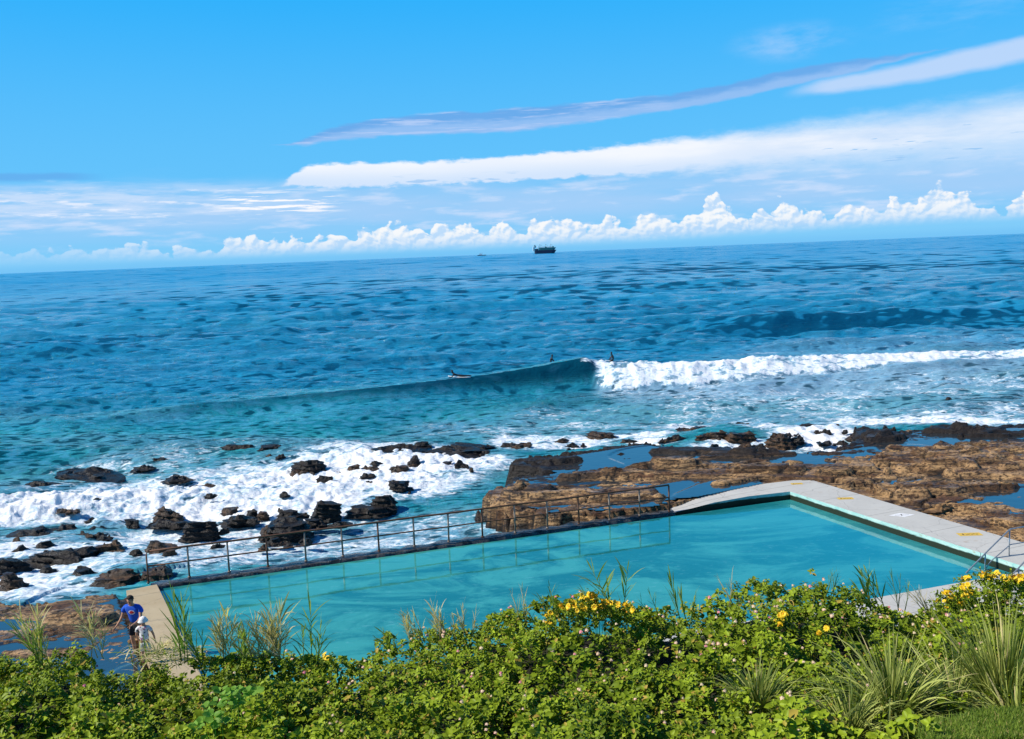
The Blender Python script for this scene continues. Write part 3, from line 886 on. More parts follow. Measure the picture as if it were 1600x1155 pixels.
# painted signs on the deck
YEL = simple('yellow_road_paint', (.70, .46, .07), .7, 0, .25, 9); WHT = simple('white_road_paint', (.85, .85, .85), .6, 0, .06, 9); BLK = simple('black_stencil_paint', (.05, .04, .03), .7)
def marking(px, py, w, h, label, diamond=False):
    q = P(px, py, DZ); r_ = thing('painted_marking', label, 'marking', (q.x, q.y, DZ + .004), math.radians(-1), None if diamond else 'yellow warning panels painted on the deck')
    bm = bmesh.new()
    if diamond: bm.faces.new([bm.verts.new(v) for v in ((-w / 2, 0, 0), (0, -h / 2, 0), (w / 2, 0, 0), (0, h / 2, 0))])
    else: bm.faces.new([bm.verts.new(v) for v in ((-w / 2, -h / 2, 0), (w / 2, -h / 2, 0), (w / 2, h / 2, 0), (-w / 2, h / 2, 0))])
    bm_obj('panel', bm, WHT if diamond else YEL, r_)
    bm = bmesh.new()
    def bar(x0, y0, x1, y1):
        bm.faces.new([bm.verts.new((x0 * w, y0 * h, .004)), bm.verts.new((x1 * w, y0 * h, .004)), bm.verts.new((x1 * w, y1 * h, .004)), bm.verts.new((x0 * w, y1 * h, .004))])
    if diamond:
        bar(-.045, -.16, .0, .0); bar(-.02, .0, .025, .20); bar(-.26, -.03, -.045, .02); bar(.0, -.05, .27, .0)
    else:
        bar(-.30, -.2, -.25, .22); bar(-.33, -.06, -.30, .1)
        for k in range(8): x = -.16 + k * .067; bar(x, -.18, x + .017, .16); bar(x + .017, -.18 + (k % 3) * .12, x + .046, -.11 + (k % 3) * .12)
    bm_obj('lettering', bm, BLK, r_)
marking(1245, 756, .50, .26, 'faded yellow painted panel on the deck at the far corner of the pool')
marking(1321, 779, .62, .30, 'yellow painted panel on the deck between the far corner and the white diamond')
marking(1515, 835, .80, .34, 'bright yellow painted panel with dark lettering on the deck nearest the handrails')
marking(1409, 805, .98, .52, 'white painted diamond with a small dark figure on the pool deck', True)

# ================================================================== boulders
def boulder_mat(kind):
    def f():
        p = pos(); o = X.nt.nodes.new('ShaderNodeObjectInfo'); rn = X(o.outputs['Random'])
        n1 = nz(p, 1.4, 5, .6, .5); n2 = nz(scl(p, (3.0, 3.5, 8)), 1.0, 6, .68, .4); n3 = nz(p, 14.0, 4, .6)
        if kind == 'tan':
            c = mixc(ss(.35, .65, n1), (.12, .062, .024), (.42, .245, .105)); c = mixc(ss(.50, .72, n2) * .85, c, (.06, .032, .016))
            c = mixc(ss(.56, .72, n3) * .6, c, (.035, .02, .012))
        elif kind == 'brown':
            c = mixc(ss(.35, .65, n1), (.030, .017, .010), (.12, .064, .030)); c = mixc(ss(.42, .62, n2), c, (.012, .008, .006))
        else:
            c = mixc(ss(.40, .75, n1), (.006, .005, .005), (.020, .013, .009)); c = mixc(ss(.58, .75, n2) * .7, c, (.060, .034, .018))
            c = mixc(ss(.66, .74, n3) * .5, c, (.09, .09, .07))
        return pbr(c, lin(.35, .65, n1, .3, .75) if kind != 'tan' else .8, 0, bump(n3, .6, .04, bump(n2, .9, .12)))
    return mat(kind + '_boulder', f)


BM = {k: boulder_mat(k) for k in ('tan', 'brown', 'black')}
_ico = bmesh.new(); bmesh.ops.create_icosphere(_ico, subdivisions=5, radius=1)
ICO = np.array([v.co[:] for v in _ico.verts]); ICF = np.array([[v.index for v in f.verts] for f in _ico.faces]); _ico.free()
_ico = bmesh.new(); bmesh.ops.create_icosphere(_ico, subdivisions=4, radius=1)
ICO4 = np.array([v.co[:] for v in _ico.verts]); ICF4 = np.array([[v.index for v in f.verts] for f in _ico.faces]); _ico.free()


def boulder(px, py, wpx, hpx, kind, label, seed=None, dep=.7, zb=None, group='dark rocks in the surf', name='boulder'):
    zb = SEA if zb is None else zb
    q = P(px, py, zb); dist_ = q.y
    if zb == SEA and 'sand' not in name: zb = float(np.clip(seaz(q.x, q.y), SEA - .1, SEA + .35)); q = P(px, py, zb); dist_ = q.y
    wm = wpx * dist_ / F / 2; hm = hpx * dist_ / F / math.cos(math.atan(.25))
    dm = max(wm * dep, hm * .55); hm = max(hm - dm * .38, hm * .40, .17) * .9
    rg = np.random.default_rng(seed if seed is not None else int(px * 13 + py * 7))
    ic, fc = (ICO, ICF) if wpx > 45 else (ICO4, ICF4)
    v = ic.copy()
    v = np.sign(v) * np.abs(v) ** .78
    off = rg.uniform(-50, 50, 3)
    for k in range(12):
        n = rg.normal(size=3); n[2] = abs(n[2]) * (.35 if k else 0) + (3 if k == 0 else 0); n /= np.linalg.norm(n); d_ = rg.uniform(.52, .85)
        v = v - np.maximum(0, v @ n - d_)[:, None] * n * .93
    v[:, 2] = np.where(v[:, 2] > 0, v[:, 2], v[:, 2] * .5)
    v = v / np.abs(v).max(0)
    sc_ = np.array([wm * 1.04, dm, hm])
    wv_ = v * sc_
    nn = ic * (fbm3(wv_ / (.55 * wm + .2) + off, 4)[:, None] * .15 * wm + fbm3(wv_ * 2.6 + off, 5, .6)[:, None] * .085)
    nn[:, 2] *= .7; wv_ = wv_ + nn
    st_ = .20; zz = wv_[:, 2] / st_ + .25 * wv_[:, 0]; fr_ = zz - np.floor(zz)
    ledge = (sstep(.45, .8, fr_) - .5) * .26
    wv_[:, :2] *= (1 - ledge[:, None] * .6); wv_[:, 2] = wv_[:, 2] * .3 + .7 * ((np.floor(zz) + sstep(.5, 1, fr_)) - .25 * wv_[:, 0]) * st_
    wv_[:, 2] = np.maximum(wv_[:, 2], -hm * .5)
    a_ = rg.uniform(-.12, .12); tl = rg.uniform(-.08, .08)
    o = link(name, mesh_np(name, wv_, fc), BM[kind], None, False)
    o.location = (q.x, q.y + dm * .55, zb - .04 * hm); o.rotation_euler = (0, tl, a_)
    return tag(o, label, 'rock', group)


BL = [
 (276, 751, 52, 15, 'black', 'small black wet rock alone in the foam, left of the surf'),
 (308, 770, 54, 18, 'brown', 'flat brown topped rock in the foam just below the small lone rock'),
 (327, 777, 22, 6, 'black', 'tiny dark rock tip awash right under the flat brown topped rock'),
 (88, 790, 60, 10, 'black', 'low dark ridge almost drowned by the white bore at far left'),
 (150, 786, 32, 11, 'black', 'rounded rock streaked with running foam in the left bore'),
 (222, 734, 46, 12, 'black', 'dark rock with a curl of green water breaking over it'),
 (130, 746, 120, 10, 'black', 'long submerged black reef edge at the seaward side of the left foam'),
 (60, 760, 60, 7, 'black', 'thin dark reef tip awash at the left edge of the foam'),
 (250, 718, 26, 5, 'black', 'thin dark rock sliver in open water above the left foam'),
 (370, 702, 58, 13, 'black', 'left one of the pair of flat black rocks in open blue water'),
 (418, 704, 46, 15, 'black', 'right one of the pair of flat black rocks in open blue water'),
 (484, 738, 70, 30, 'black', 'large domed black rock with water running down its face'),
 (466, 742, 30, 14, 'brown', 'brown knob at the left foot of the domed black rock'),
 (509, 750, 24, 11, 'black', 'small wet rock below the domed black rock'),
 (552, 735, 26, 13, 'brown', 'left half of the split brown rock in the middle of the foam'),
 (576, 734, 28, 10, 'brown', 'right half of the split brown rock in the middle of the foam'),
 (571, 746, 26, 6, 'black', 'low sliver of rock under the split brown rock'),
 (577, 758, 10, 5, 'black', 'tiniest black rock in the middle of the foam'),
 (622, 735, 32, 13, 'brown', 'oval brown rock in the foam below the small upright rock'),
 (648, 725, 25, 15, 'black', 'small upright dark rock just under the long reef'),
 (622, 761, 32, 16, 'black', 'upper rock of the stacked pair at the edge of the calm water'),
 (632, 769, 30, 11, 'black', 'lower rock of the stacked pair at the edge of the calm water'),
 (696, 729, 28, 11, 'black', 'left wet rock of the pair in foam before the brown platform'),
 (722, 732, 28, 20, 'black', 'right taller rock of the pair in foam before the brown platform'),
 (620, 704, 90, 12, 'black', 'long low black reef reaching left into open water'),
 (662, 697, 32, 12, 'black', 'black hump between the two parts of the long reef'),
 (728, 705, 108, 22, 'black', 'broad flat black reef with water pouring off its front'),
 (712, 710, 120, 8, 'black', 'dark ledge at the foot of the broad flat reef'),
 (800, 699, 34, 10, 'black', 'slim black rock right of the broad reef'),
 (818, 701, 34, 16, 'brown', 'pointed brown rock leaning right before the platform'),
 (505, 807, 52, 34, 'black', 'big square black block leaning right, above the railing'),
 (492, 820, 38, 16, 'black', 'dark foot rock below the leaning square block'),
 (598, 796, 56, 32, 'black', 'tall craggy black rock at the left of the calm water'),
 (572, 804, 66, 20, 'black', 'long low rock sloping left from the tall craggy rock'),
 (450, 815, 46, 30, 'black', 'black upright rock behind the biggest black boulder'),
 (440, 836, 88, 34, 'black', 'biggest black boulder, wide and flat topped, above the railing'),
 (418, 835, 32, 22, 'brown', 'brown lit knob on the left end of the biggest boulder'),
 (361, 803, 36, 16, 'brown', 'rounded brown rock on top of the dark one at mid left'),
 (368, 818, 54, 18, 'black', 'wide dark rock under the rounded brown one at mid left'),
 (393, 806, 22, 14, 'black', 'small dark rock left of two between the big boulders'),
 (410, 808, 22, 15, 'brown', 'small brown rock right of two between the big boulders'),
 (308, 838, 62, 36, 'black', 'large craggy black boulder left of centre in the surf'),
 (262, 812, 48, 26, 'brown', 'knobbly brown rock with a pointed top behind the craggy boulder'),
 (262, 824, 80, 13, 'black', 'flat dark ledge in front of the knobbly brown rock'),
 (208, 821, 26, 13, 'black', 'small triangular rock at the end of the white bore'),
 (242, 864, 66, 28, 'brown', 'brown hump shaped rock standing free above the end of the railing'),
 (262, 868, 36, 12, 'brown', 'low brown foot of the hump shaped rock'),
 (97, 829, 38, 12, 'black', 'small dark rock at the foot of the white bore, left one'),
 (145, 826, 36, 10, 'black', 'small dark rock at the foot of the white bore, right one'),
 (40, 838, 90, 14, 'black', 'long black rock bed at the left picture edge under the bore'),
 (60, 855, 44, 9, 'black', 'flat dark slab lying in foam at the far left'),
 (165, 862, 56, 22, 'brown', 'dark brown rock with a foam filled hollow on its right'),
 (92, 878, 130, 32, 'black', 'longest black rock sloping down to the left picture edge'),
 (112, 878, 40, 16, 'black', 'small black rock under the right end of the longest one'),
 (75, 893, 34, 10, 'black', 'low dark rock between the left pools of foam'),
 (125, 901, 50, 24, 'black', 'rounded black rock left of the wide brown ledge'),
 (182, 914, 96, 34, 'brown', 'wide brown craggy ledge left of the railing end'),
 (242, 906, 60, 24, 'brown', 'brown wedge of rock behind the railing end post'),
 (10, 894, 62, 34, 'black', 'black boulder cut by the left picture edge, upper one'),
 (18, 925, 58, 40, 'brown', 'brown boulder cut by the left picture edge, lower one'),
 (528, 822, 46, 12, 'black', 'wet rock awash right behind the railing'),
 (425, 849, 24, 12, 'black', 'small rock behind the railing below the biggest boulder'),
 (942, 683, 46, 13, 'brown', 'flat dark rock in foam seaward of the platform middle'),
 (988, 694, 44, 13, 'brown', 'brown rock touching the seaward edge of the platform'),
 (1083, 674, 58, 13, 'brown', 'flat topped brown rock at the left end of the outer rock row'),
 (1112, 688, 56, 22, 'brown', 'bulky brown rock under the flat topped one in the outer row'),
 (1160, 690, 60, 22, 'brown', 'bulky brown rock in the middle of the outer rock row'),
 (1134, 670, 20, 7, 'black', 'small black cap of rock in the middle of the outer row'),
 (1160, 671, 34, 16, 'black', 'tall black slab rising highest in the outer rock row'),
 (1205, 671, 46, 14, 'black', 'dark pointed rock right of the tall black slab'),
 (1222, 696, 46, 26, 'brown', 'overhanging brown rock beside the white foam gap'),
 (1246, 690, 30, 14, 'black', 'black beak of rock right of the overhanging one'),
 (1262, 672, 66, 7, 'black', 'thin broken line of rock in the foam right of the outer row'),
 (1292, 679, 26, 9, 'black', 'last small rock of the broken line in the foam'),
 (1355, 690, 70, 24, 'brown', 'big layered brown rock stack at the edge of the surf'),
 (1418, 680, 34, 14, 'tan', 'tan block beside the big layered rock stack'),
 (1455, 679, 24, 9, 'brown', 'small brown block between the tan block and the dark layered one'),
 (1484, 678, 48, 20, 'black', 'dark layered block with undercut left side at the surf edge'),
 (1543, 672, 50, 13, 'black', 'low dark rock at the surf edge right of the undercut block'),
 (1586, 674, 44, 15, 'black', 'dark rock at the surf edge cut by the right side of the picture'),
 (1483, 539 + 86, 8, 3, 'black', 'tiny dark rock tip far out in the aerated water at right'),
]
for b in BL: boulder(*b)
rs = random.Random(4)
for (xa, xb_, ya, yb_, n_, lb_, gp_) in ((1090, 1330, 664, 702, 26, 'small dark rock among many at the outer edge of the platform in thin foam', 'small rocks at the outer edge of the platform'),
                                   (1350, 1600, 668, 698, 28, 'small layered rock among many on the surf edge of the broad right platform', 'small rocks at the surf edge on the right'),
                                   (860, 1060, 684, 708, 16, 'small low rock among several at the seaward rim of the platform', 'small rocks at the seaward rim'),
                                   (20, 480, 795, 870, 26, 'small low black rock among many in the foam between the surf and the railing', 'small rocks in the left foam'),
                                   (380, 760, 698, 775, 10, 'small low black rock among several awash in the central foam', 'small rocks in the central foam')):
    for _ in range(n_):
        boulder(rs.uniform(xa, xb_), rs.uniform(ya, yb_) , rs.uniform(9, 26), rs.uniform(3, 10), rs.choice(['black', 'black', 'brown']), lb_, rs.randint(0, 9999), .8, None, gp_)
boulder(815, 806, 112, 44, 'tan', 'large tan sandstone block with a cave like hollow at the platform corner', 5, .8, SEA, 'sandstone blocks', 'sandstone_block')
boulder(872, 806, 90, 32, 'tan', 'long tan sandstone ledge right of the big corner block', 8, .5, SEA, 'sandstone blocks', 'sandstone_block')
boulder(1540, 829, 52, 24, 'tan', 'rounded tan rock beside the deck near the handrails', 15, .7, -.1, 'sandstone blocks', 'sandstone_block')
boulder(1585, 833, 60, 14, 'tan', 'flat tan slab right of the rounded rock by the deck', 17, .7, -.05, 'sandstone blocks', 'sandstone_block')
boulder(1455, 806, 110, 26, 'tan', 'broad tan slab ending in a dark hollow beside the deck', 31, .55, -.1, 'sandstone blocks', 'sandstone_block')
boulder(1300, 757, 130, 22, 'tan', 'smooth tan slab behind the far corner of the deck', 35, .55, .0, 'sandstone blocks', 'sandstone_block')
boulder(130, 985, 112, 36, 'tan', 'flat tan rock with a scooped hollow left of the two people', 27, .5, -.25, 'sandstone blocks', 'sandstone_block')
boulder(205, 1010, 46, 16, 'tan', 'low tan rock at the feet of the man in blue', 29, .6, -.2, 'sandstone blocks', 'sandstone_block')
boulder(45, 1000, 90, 14, 'tan', 'low tan rock among wet pools at the left picture edge', 33, .6, -.15, 'sandstone blocks', 'sandstone_block')
# ================================================================== people
SKIN = simple('bare_skin', (.50, .27, .17), .55, 0, .12, 10); HAIR = simple('short_dark_hair', (.035, .022, .014), .8)  # skin is one base tone with slight mottling
NAVY = simple('dark_shorts', (.020, .020, .028), .9); WETS = simple('black_wetsuit', (.010, .010, .012), .4)


def skin_obj(name, joints, edges, mat_, parent, sub=2, root=0):
    me = bpy.data.meshes.new(name); me.from_pydata([j[:3] for j in joints], edges, [])
    o = bpy.data.objects.new(name, me); C.objects.link(o)
    md = o.modifiers.new('s', 'SKIN'); md.use_smooth_shade = True; md.branch_smoothing = .4
    for i, j in enumerate(joints):
        r_ = j[3]; me.skin_vertices[0].data[i].radius = (r_, j[4] if len(j) > 4 else r_)
        me.skin_vertices[0].data[i].use_root = (i == root)
    s_ = o.modifiers.new('u', 'SUBSURF'); s_.levels = sub; s_.render_levels = sub
    dg = bpy.context.evaluated_depsgraph_get(); ev = o.evaluated_get(dg)
    nm = bpy.data.meshes.new_from_object(ev); o.modifiers.clear(); old = o.data; o.data = nm; bpy.data.meshes.remove(old)
    nm.name = name; nm.materials.clear(); nm.materials.append(mat_); o.name = name; o.parent = parent
    nm.polygons.foreach_set('use_smooth', np.ones(len(nm.polygons), bool)); return o


def chain(J, E, start, pts):
    prev = start
    for p in pts:
        J.append(p); E.append((prev, len(J) - 1)); prev = len(J) - 1
    return prev


def hand(J, E, wrist, d, side, s=1.0, curl=.5):
    """palm and five fingers from wrist index"""
    w = Vector(J[wrist][:3]); d = Vector(d).normalized(); sd = Vector(side).normalized(); nrm = d.cross(sd)
    palm = w + d * .05 * s; J.append((*palm, .028 * s, .014 * s)); E.append((wrist, len(J) - 1)); pi = len(J) - 1
    for k, (off, ln) in enumerate(((-.027, .062), (-.009, .074), (.009, .070), (.026, .055))):
        a = palm + d * .035 * s + sd * off * s
        b = a + (d + nrm * curl * .3) * ln * .5 * s; c = b + (d + nrm * curl) * ln * .42 * s
        chain(J, E, pi, [(*a, .0095 * s), (*b, .0085 * s), (*c, .007 * s)])
    a = palm - sd * .032 * s - d * .01 * s; b = a + (d * .6 - sd * .7) * .03 * s; c = b + (d * .9 - sd * .2) * .028 * s
    chain(J, E, pi, [(*a, .011 * s), (*b, .010 * s), (*c, .008 * s)])


def face(parent, c, fwd, s=1.0):
    fwd = Vector(fwd).normalized(); rt = fwd.cross(Vector((0, 0, 1))).normalized(); up = rt.cross(fwd)
    for k in (-1, 1):
        bm = bmesh.new(); bmesh.ops.create_uvsphere(bm, u_segments=10, v_segments=8, radius=.012 * s, matrix=Matrix.Translation(Vector(c) + fwd * .092 * s + rt * .032 * k * s + up * .012 * s))
        bm_obj('eye', bm, HAIR, parent, True)
        bm = bmesh.new(); bmesh.ops.create_uvsphere(bm, u_segments=10, v_segments=8, radius=1, matrix=Matrix.Translation(Vector(c) + rt * .085 * k * s - up * .005) @ Matrix.Diagonal((.014 * s, .022 * s, .034 * s, 1)))
        bm_obj('ear', bm, SKIN, parent, True)
    bm = bmesh.new()
    bmesh.ops.create_cone(bm, cap_ends=True, segments=10, radius1=.020 * s, radius2=.004, depth=.05 * s, matrix=Matrix.Translation(Vector(c) + fwd * .105 * s - up * .012 * s) @ Matrix.Rotation(.35, 4, rt))
    bm_obj('nose', bm, SKIN, parent, True)
    bm = bmesh.new(); bmesh.ops.create_uvsphere(bm, u_segments=10, v_segments=6, radius=1, matrix=Matrix.Translation(Vector(c) + fwd * .094 * s - up * .052 * s) @ Matrix.Diagonal((.026 * s, .010 * s, .007 * s, 1)))
    bm_obj('mouth', bm, simple('lips', (.35, .12, .09), .5), parent, True)


def cap(name, parent, c, r, m, fwd, hat=False, low=-.2):
    """hair or hat: upper shell of an ellipsoid with a ragged or brimmed edge"""
    bm = bmesh.new(); bmesh.ops.create_uvsphere(bm, u_segments=28, v_segments=20, radius=1)
    fwd = Vector(fwd).normalized()
    for v in bm.verts:
        n = v.co.normalized(); k = 1 + (.03 * math.sin(n.x * 23 + n.z * 17) * math.sin(n.y * 19) if not hat else .02 * math.sin(n.x * 9 + n.y * 7))
        v.co = Vector((n.x * r[0] * k, n.y * r[1] * k, n.z * r[2] * k))
    dele = [v for v in bm.verts if v.co.z < r[2] * (low + .55 * max(0, v.co.normalized().dot(fwd)))]
    bmesh.ops.delete(bm, geom=dele, context='VERTS')
    if hat:
        be = [e for e in bm.edges if e.is_boundary]
        rr = bmesh.ops.extrude_edge_only(bm, edges=be)
        for v in [g for g in rr['geom'] if isinstance(g, bmesh.types.BMVert)]:
            v.co.x *= 1.28; v.co.y *= 1.28; v.co.z -= .03
    bmesh.ops.transform(bm, matrix=Matrix.Translation(c), verts=bm.verts[:])
    o = bm_obj(name, bm, m, parent, True)
    md = o.modifiers.new('t', 'SOLIDIFY'); md.thickness = .008; return o


# --- the man in the blue shirt, facing the camera, leaning forward
mp = P(217, 1022, -.02)
man = thing('person', 'man in a blue t-shirt and dark shorts looking down at the child, one arm out', 'person', mp, R(-8))
Jm = [(0, 0, .93, .15, .11), (0, -.03, 1.08, .135, .10), (0, -.08, 1.27, .165, .115), (0, -.12, 1.40, .12, .09), (0, -.155, 1.475, .055), (0, -.185, 1.54, .065), (0, -.205, 1.60, .085, .095), (0, -.20, 1.68, .075, .09)]
Em = [(0, 1), (1, 2), (2, 3), (3, 4), (4, 5), (5, 6), (6, 7)]
wr = chain(Jm, Em, 3, [(-.17, -.12, 1.40, .065), (-.23, -.12, 1.34, .055), (-.30, -.14, 1.13, .043), (-.37, -.19, .99, .035), (-.44, -.24, .88, .025)])
hand(Jm, Em, wr, (-.6, -.25, -.75), (.1, 1, -.2), 1.1)
wr = chain(Jm, Em, 3, [(.17, -.12, 1.40, .065), (.23, -.12, 1.34, .055), (.28, -.22, 1.14, .043), (.24, -.32, 1.06, .035), (.17, -.42, 1.02, .025)])
hand(Jm, Em, wr, (-.5, -.7, -.3), (.6, -.4, .4), 1.1)
for s_ in (-1, 1):
    k = chain(Jm, Em, 0, [(s_ * .10, 0, .86, .10), (s_ * .115, -.03, .68, .082), (s_ * .12, -.05, .50, .058), (s_ * .125, -.0, .32, .056), (s_ * .125, .03, .10, .036)])
    chain(Jm, Em, k, [(s_ * .13, .02, .035, .036), (s_ * .14, -.08, .03, .040, .028), (s_ * .145, -.17, .02, .03, .018)])
skin_obj('body', Jm, Em, SKIN, man)
face(man, (0, -.205, 1.615), (0, -.8, -.6))
cap('hair', man, (0, -.20, 1.645), (.098, .112, .105), HAIR, (0, -1, -.1))
def shirt_mat():
    p = tco(); x, y, zz = sep(p); n = nz(p, 5.0, 3, .5)
    c = mixc(n, (.008, .075, .52), (.014, .125, .72))
    dd = X.m('SQRT', (x - .02) * (x - .02) * 1.0 + (zz - 1.27) * (zz - 1.27) * 2.6)
    front = ss(-.10, -.14, y)
    c = mixc(ss(.105, .09, dd + (nz(p, 18.0, 2) - .5) * .05) * front, c, (.75, .75, .78))
    c = mixc(ss(.075, .06, dd + (nz(p, 14.0, 2) - .5) * .09) * front, c, (.62, .03, .03))
    return pbr(c, .85, 0, bump(nz(p, 9.0, 4), .4, .02))
SH = mat('blue_tee_print', shirt_mat)
Js = [(0, 0, .90, .178, .135), (0, -.03, 1.08, .175, .145), (0, -.085, 1.27, .205, .165), (0, -.12, 1.39, .150, .125), (0, -.145, 1.45, .085, .075)]
Es = [(0, 1), (1, 2), (2, 3), (3, 4)]
for s_ in (-1, 1): chain(Js, Es, 3, [(s_ * .17, -.12, 1.405, .082), (s_ * .24, -.125, 1.33, .078), (s_ * .285, -.135 - (.02 if s_ > 0 else 0), 1.23, .074)])
skin_obj('t_shirt', Js, Es, SH, man)
Js = [(0, 0, .93, .160, .125), (0, 0, .84, .15, .12)]; Es = [(0, 1)]
for s_ in (-1, 1): chain(Js, Es, 1, [(s_ * .105, -.01, .76, .108), (s_ * .118, -.035, .64, .10), (s_ * .122, -.05, .54, .098)])
skin_obj('shorts', Js, Es, NAVY, man)

# --- the child, back to the camera
cpt = P(229, 1036, .04)
kid = thing('person', 'child seen from behind in a white cap and white patterned rash shirt', 'person', cpt, R(6))
Jk = [(0, 0, .62, .115, .085), (0, 0, .76, .105, .08), (0, 0, .92, .12, .085), (0, -.0, 1.00, .085, .065), (0, .0, 1.06, .042), (0, .01, 1.11, .055), (0, .015, 1.16, .078, .085), (0, .01, 1.22, .070, .08)]
Ek = [(0, 1), (1, 2), (2, 3), (3, 4), (4, 5), (5, 6), (6, 7)]
wr = chain(Jk, Ek, 3, [(-.12, 0, 1.0, .045), (-.165, 0, .94, .040), (-.20, .02, .78, .030), (-.18, .06, .64, .024), (-.165, .08, .58, .019)])
hand(Jk, Ek, wr, (.1, .2, -1), (0, 1, .2), .78)
wr = chain(Jk, Ek, 3, [(.12, 0, 1.0, .045), (.17, 0, .95, .040), (.235, .0, .80, .030), (.25, .04, .67, .024), (.25, .06, .60, .019)])
hand(Jk, Ek, wr, (.1, .3, -1), (0, 1, .2), .78)
for s_ in (-1, 1):
    k = chain(Jk, Ek, 0, [(s_ * .07, 0, .56, .075), (s_ * .08, .01, .44, .060), (s_ * .085, .02, .31, .042), (s_ * .088, 0, .19, .040), (s_ * .09, -.01, .07, .026)])
    chain(Jk, Ek, k, [(s_ * .09, 0, .025, .027), (s_ * .095, .07, .02, .028, .018), (s_ * .10, .12, .015, .02, .012)])
skin_obj('body', Jk, Ek, SKIN, kid)
face(kid, (0, .015, 1.16), (0, 1, -.1), .85)
KW = simple('white_cap_cloth', (.82, .82, .80), .8, 0, .06)
cap('cap', kid, (0, .01, 1.185), (.105, .115, .105), KW, (0, 1, 0), True, -.15)
def rash():
    p = tco(); n = nz(p, 13.0, 3, .6, .6); c = mixc(ss(.54, .60, n), (.80, .80, .80), (.03, .03, .05))
    c = mixc(ss(.60, .65, nz(vadd(p, (3, 1, 2)), 11.0, 2)), c, (.45, .12, .28)); return pbr(c, .8)
RSH = mat('patterned_rash_shirt', rash)
Js = [(0, 0, .60, .135, .105), (0, 0, .76, .128, .10), (0, 0, .92, .137, .10), (0, 0, 1.00, .09, .07), (0, 0, 1.035, .052)]; Es = [(0, 1), (1, 2), (2, 3), (3, 4)]
for s_ in (-1, 1): chain(Js, Es, 3, [(s_ * .12, 0, 1.0, .056), (s_ * .175, 0, .935, .053), (s_ * .20, .01, .86, .050)])
skin_obj('rash_shirt', Js, Es, RSH, kid)
Js = [(0, 0, .64, .122, .095), (0, 0, .56, .118, .095)]; Es = [(0, 1)]
for s_ in (-1, 1): chain(Js, Es, 1, [(s_ * .075, 0, .50, .082), (s_ * .085, .01, .40, .078), (s_ * .088, .015, .33, .076)])
skin_obj('board_shorts', Js, Es, simple('pale_board_shorts', (.62, .66, .62), .85, 0, .2, 12), kid)

# --- surfers
BOARD = simple('white_surfboard', (.80, .82, .82), .3, 0, .05)
def board(loc, rz, label, tilt=0):
    bm = bmesh.new(); n = 22; L, W_ = 1.85, .26; top_ = []; bot_ = []
    rings = []
    for i in range(n + 1):
        t_ = i / n; x = (t_ - .5) * L; hw = W_ * math.sin(math.pi * min(1, .04 + t_ * .94)) ** .55; zz = .10 * max(0, t_ - .72) ** 1.5 * 4
        rings.append([bm.verts.new((x, y * hw, zz + h)) for y, h in ((-1, 0), (-.7, .025), (0, .035), (.7, .025), (1, 0), (.7, -.025), (0, -.03), (-.7, -.025))])
    for i in range(n):
        for k in range(8): bm.faces.new((rings[i][k], rings[i][(k + 1) % 8], rings[i + 1][(k + 1) % 8], rings[i + 1][k]))
    bm.faces.new(rings[0]); bm.faces.new(rings[-1])
    o = bm_obj('surfboard', bm, BOARD, None, True); o.location = loc; o.rotation_euler = (0, tilt, rz)
    return tag(o, label, 'surfboard', 'surfboards in the line up')
def prone(loc, rz, label):
    r_ = thing('person', label, 'person', loc, rz, 'surfers waiting beyond the breaking wave')
    J = [(0, 0, .12, .13, .10), (.22, 0, .15, .12, .09), (.42, 0, .24, .16, .10), (.52, 0, .33, .06), (.58, 0, .43, .085, .095), (.60, 0, .51, .08)]
    E = [(0, 1), (1, 2), (2, 3), (3, 4), (4, 5)]
    for s_ in (-1, 1):
        k = chain(J, E, 2, [(.44, s_ * .2, .22, .055), (.55, s_ * .32, .06, .04), (.75, s_ * .34, -.02, .03)]); hand(J, E, k, (1, .1, -.3), (0, 1, 0), 1)
        chain(J, E, 0, [(-.15, s_ * .10, .10, .09), (-.50, s_ * .12, .08, .06), (-.85, s_ * .12, .08, .04), (-1.0, s_ * .12, .05, .03)])
    skin_obj('body', J, E, WETS, r_, 1); cap('hair', r_, (.59, 0, .50), (.10, .09, .10), HAIR, (1, 0, 0)); return r_
def sitting(loc, rz, label, lean=.25):
    r_ = thing('person', label, 'person', loc, rz, 'surfers waiting beyond the breaking wave')
    J = [(0, 0, .10, .14, .12), (lean * .3, 0, .30, .13, .10), (lean * .8, 0, .52, .17, .11), (lean, 0, .64, .06), (lean * 1.15, 0, .74, .085, .09), (lean * 1.15, 0, .83, .08)]
    E = [(0, 1), (1, 2), (2, 3), (3, 4), (4, 5)]
    for s_ in (-1, 1):
        k = chain(J, E, 2, [(lean * .8, s_ * .2, .52, .055), (lean + .12, s_ * .22, .30, .04), (lean + .25, s_ * .12, .16, .03)]); hand(J, E, k, (1, 0, -.3), (0, 1, 0), 1)
        chain(J, E, 0, [(.16, s_ * .16, .08, .10), (.42, s_ * .26, .04, .07), (.45, s_ * .28, -.35, .045)])
    skin_obj('body', J, E, WETS, r_, 1); cap('hair', r_, (lean * 1.15, 0, .82), (.10, .09, .10), HAIR, (1, 0, 0)); return r_
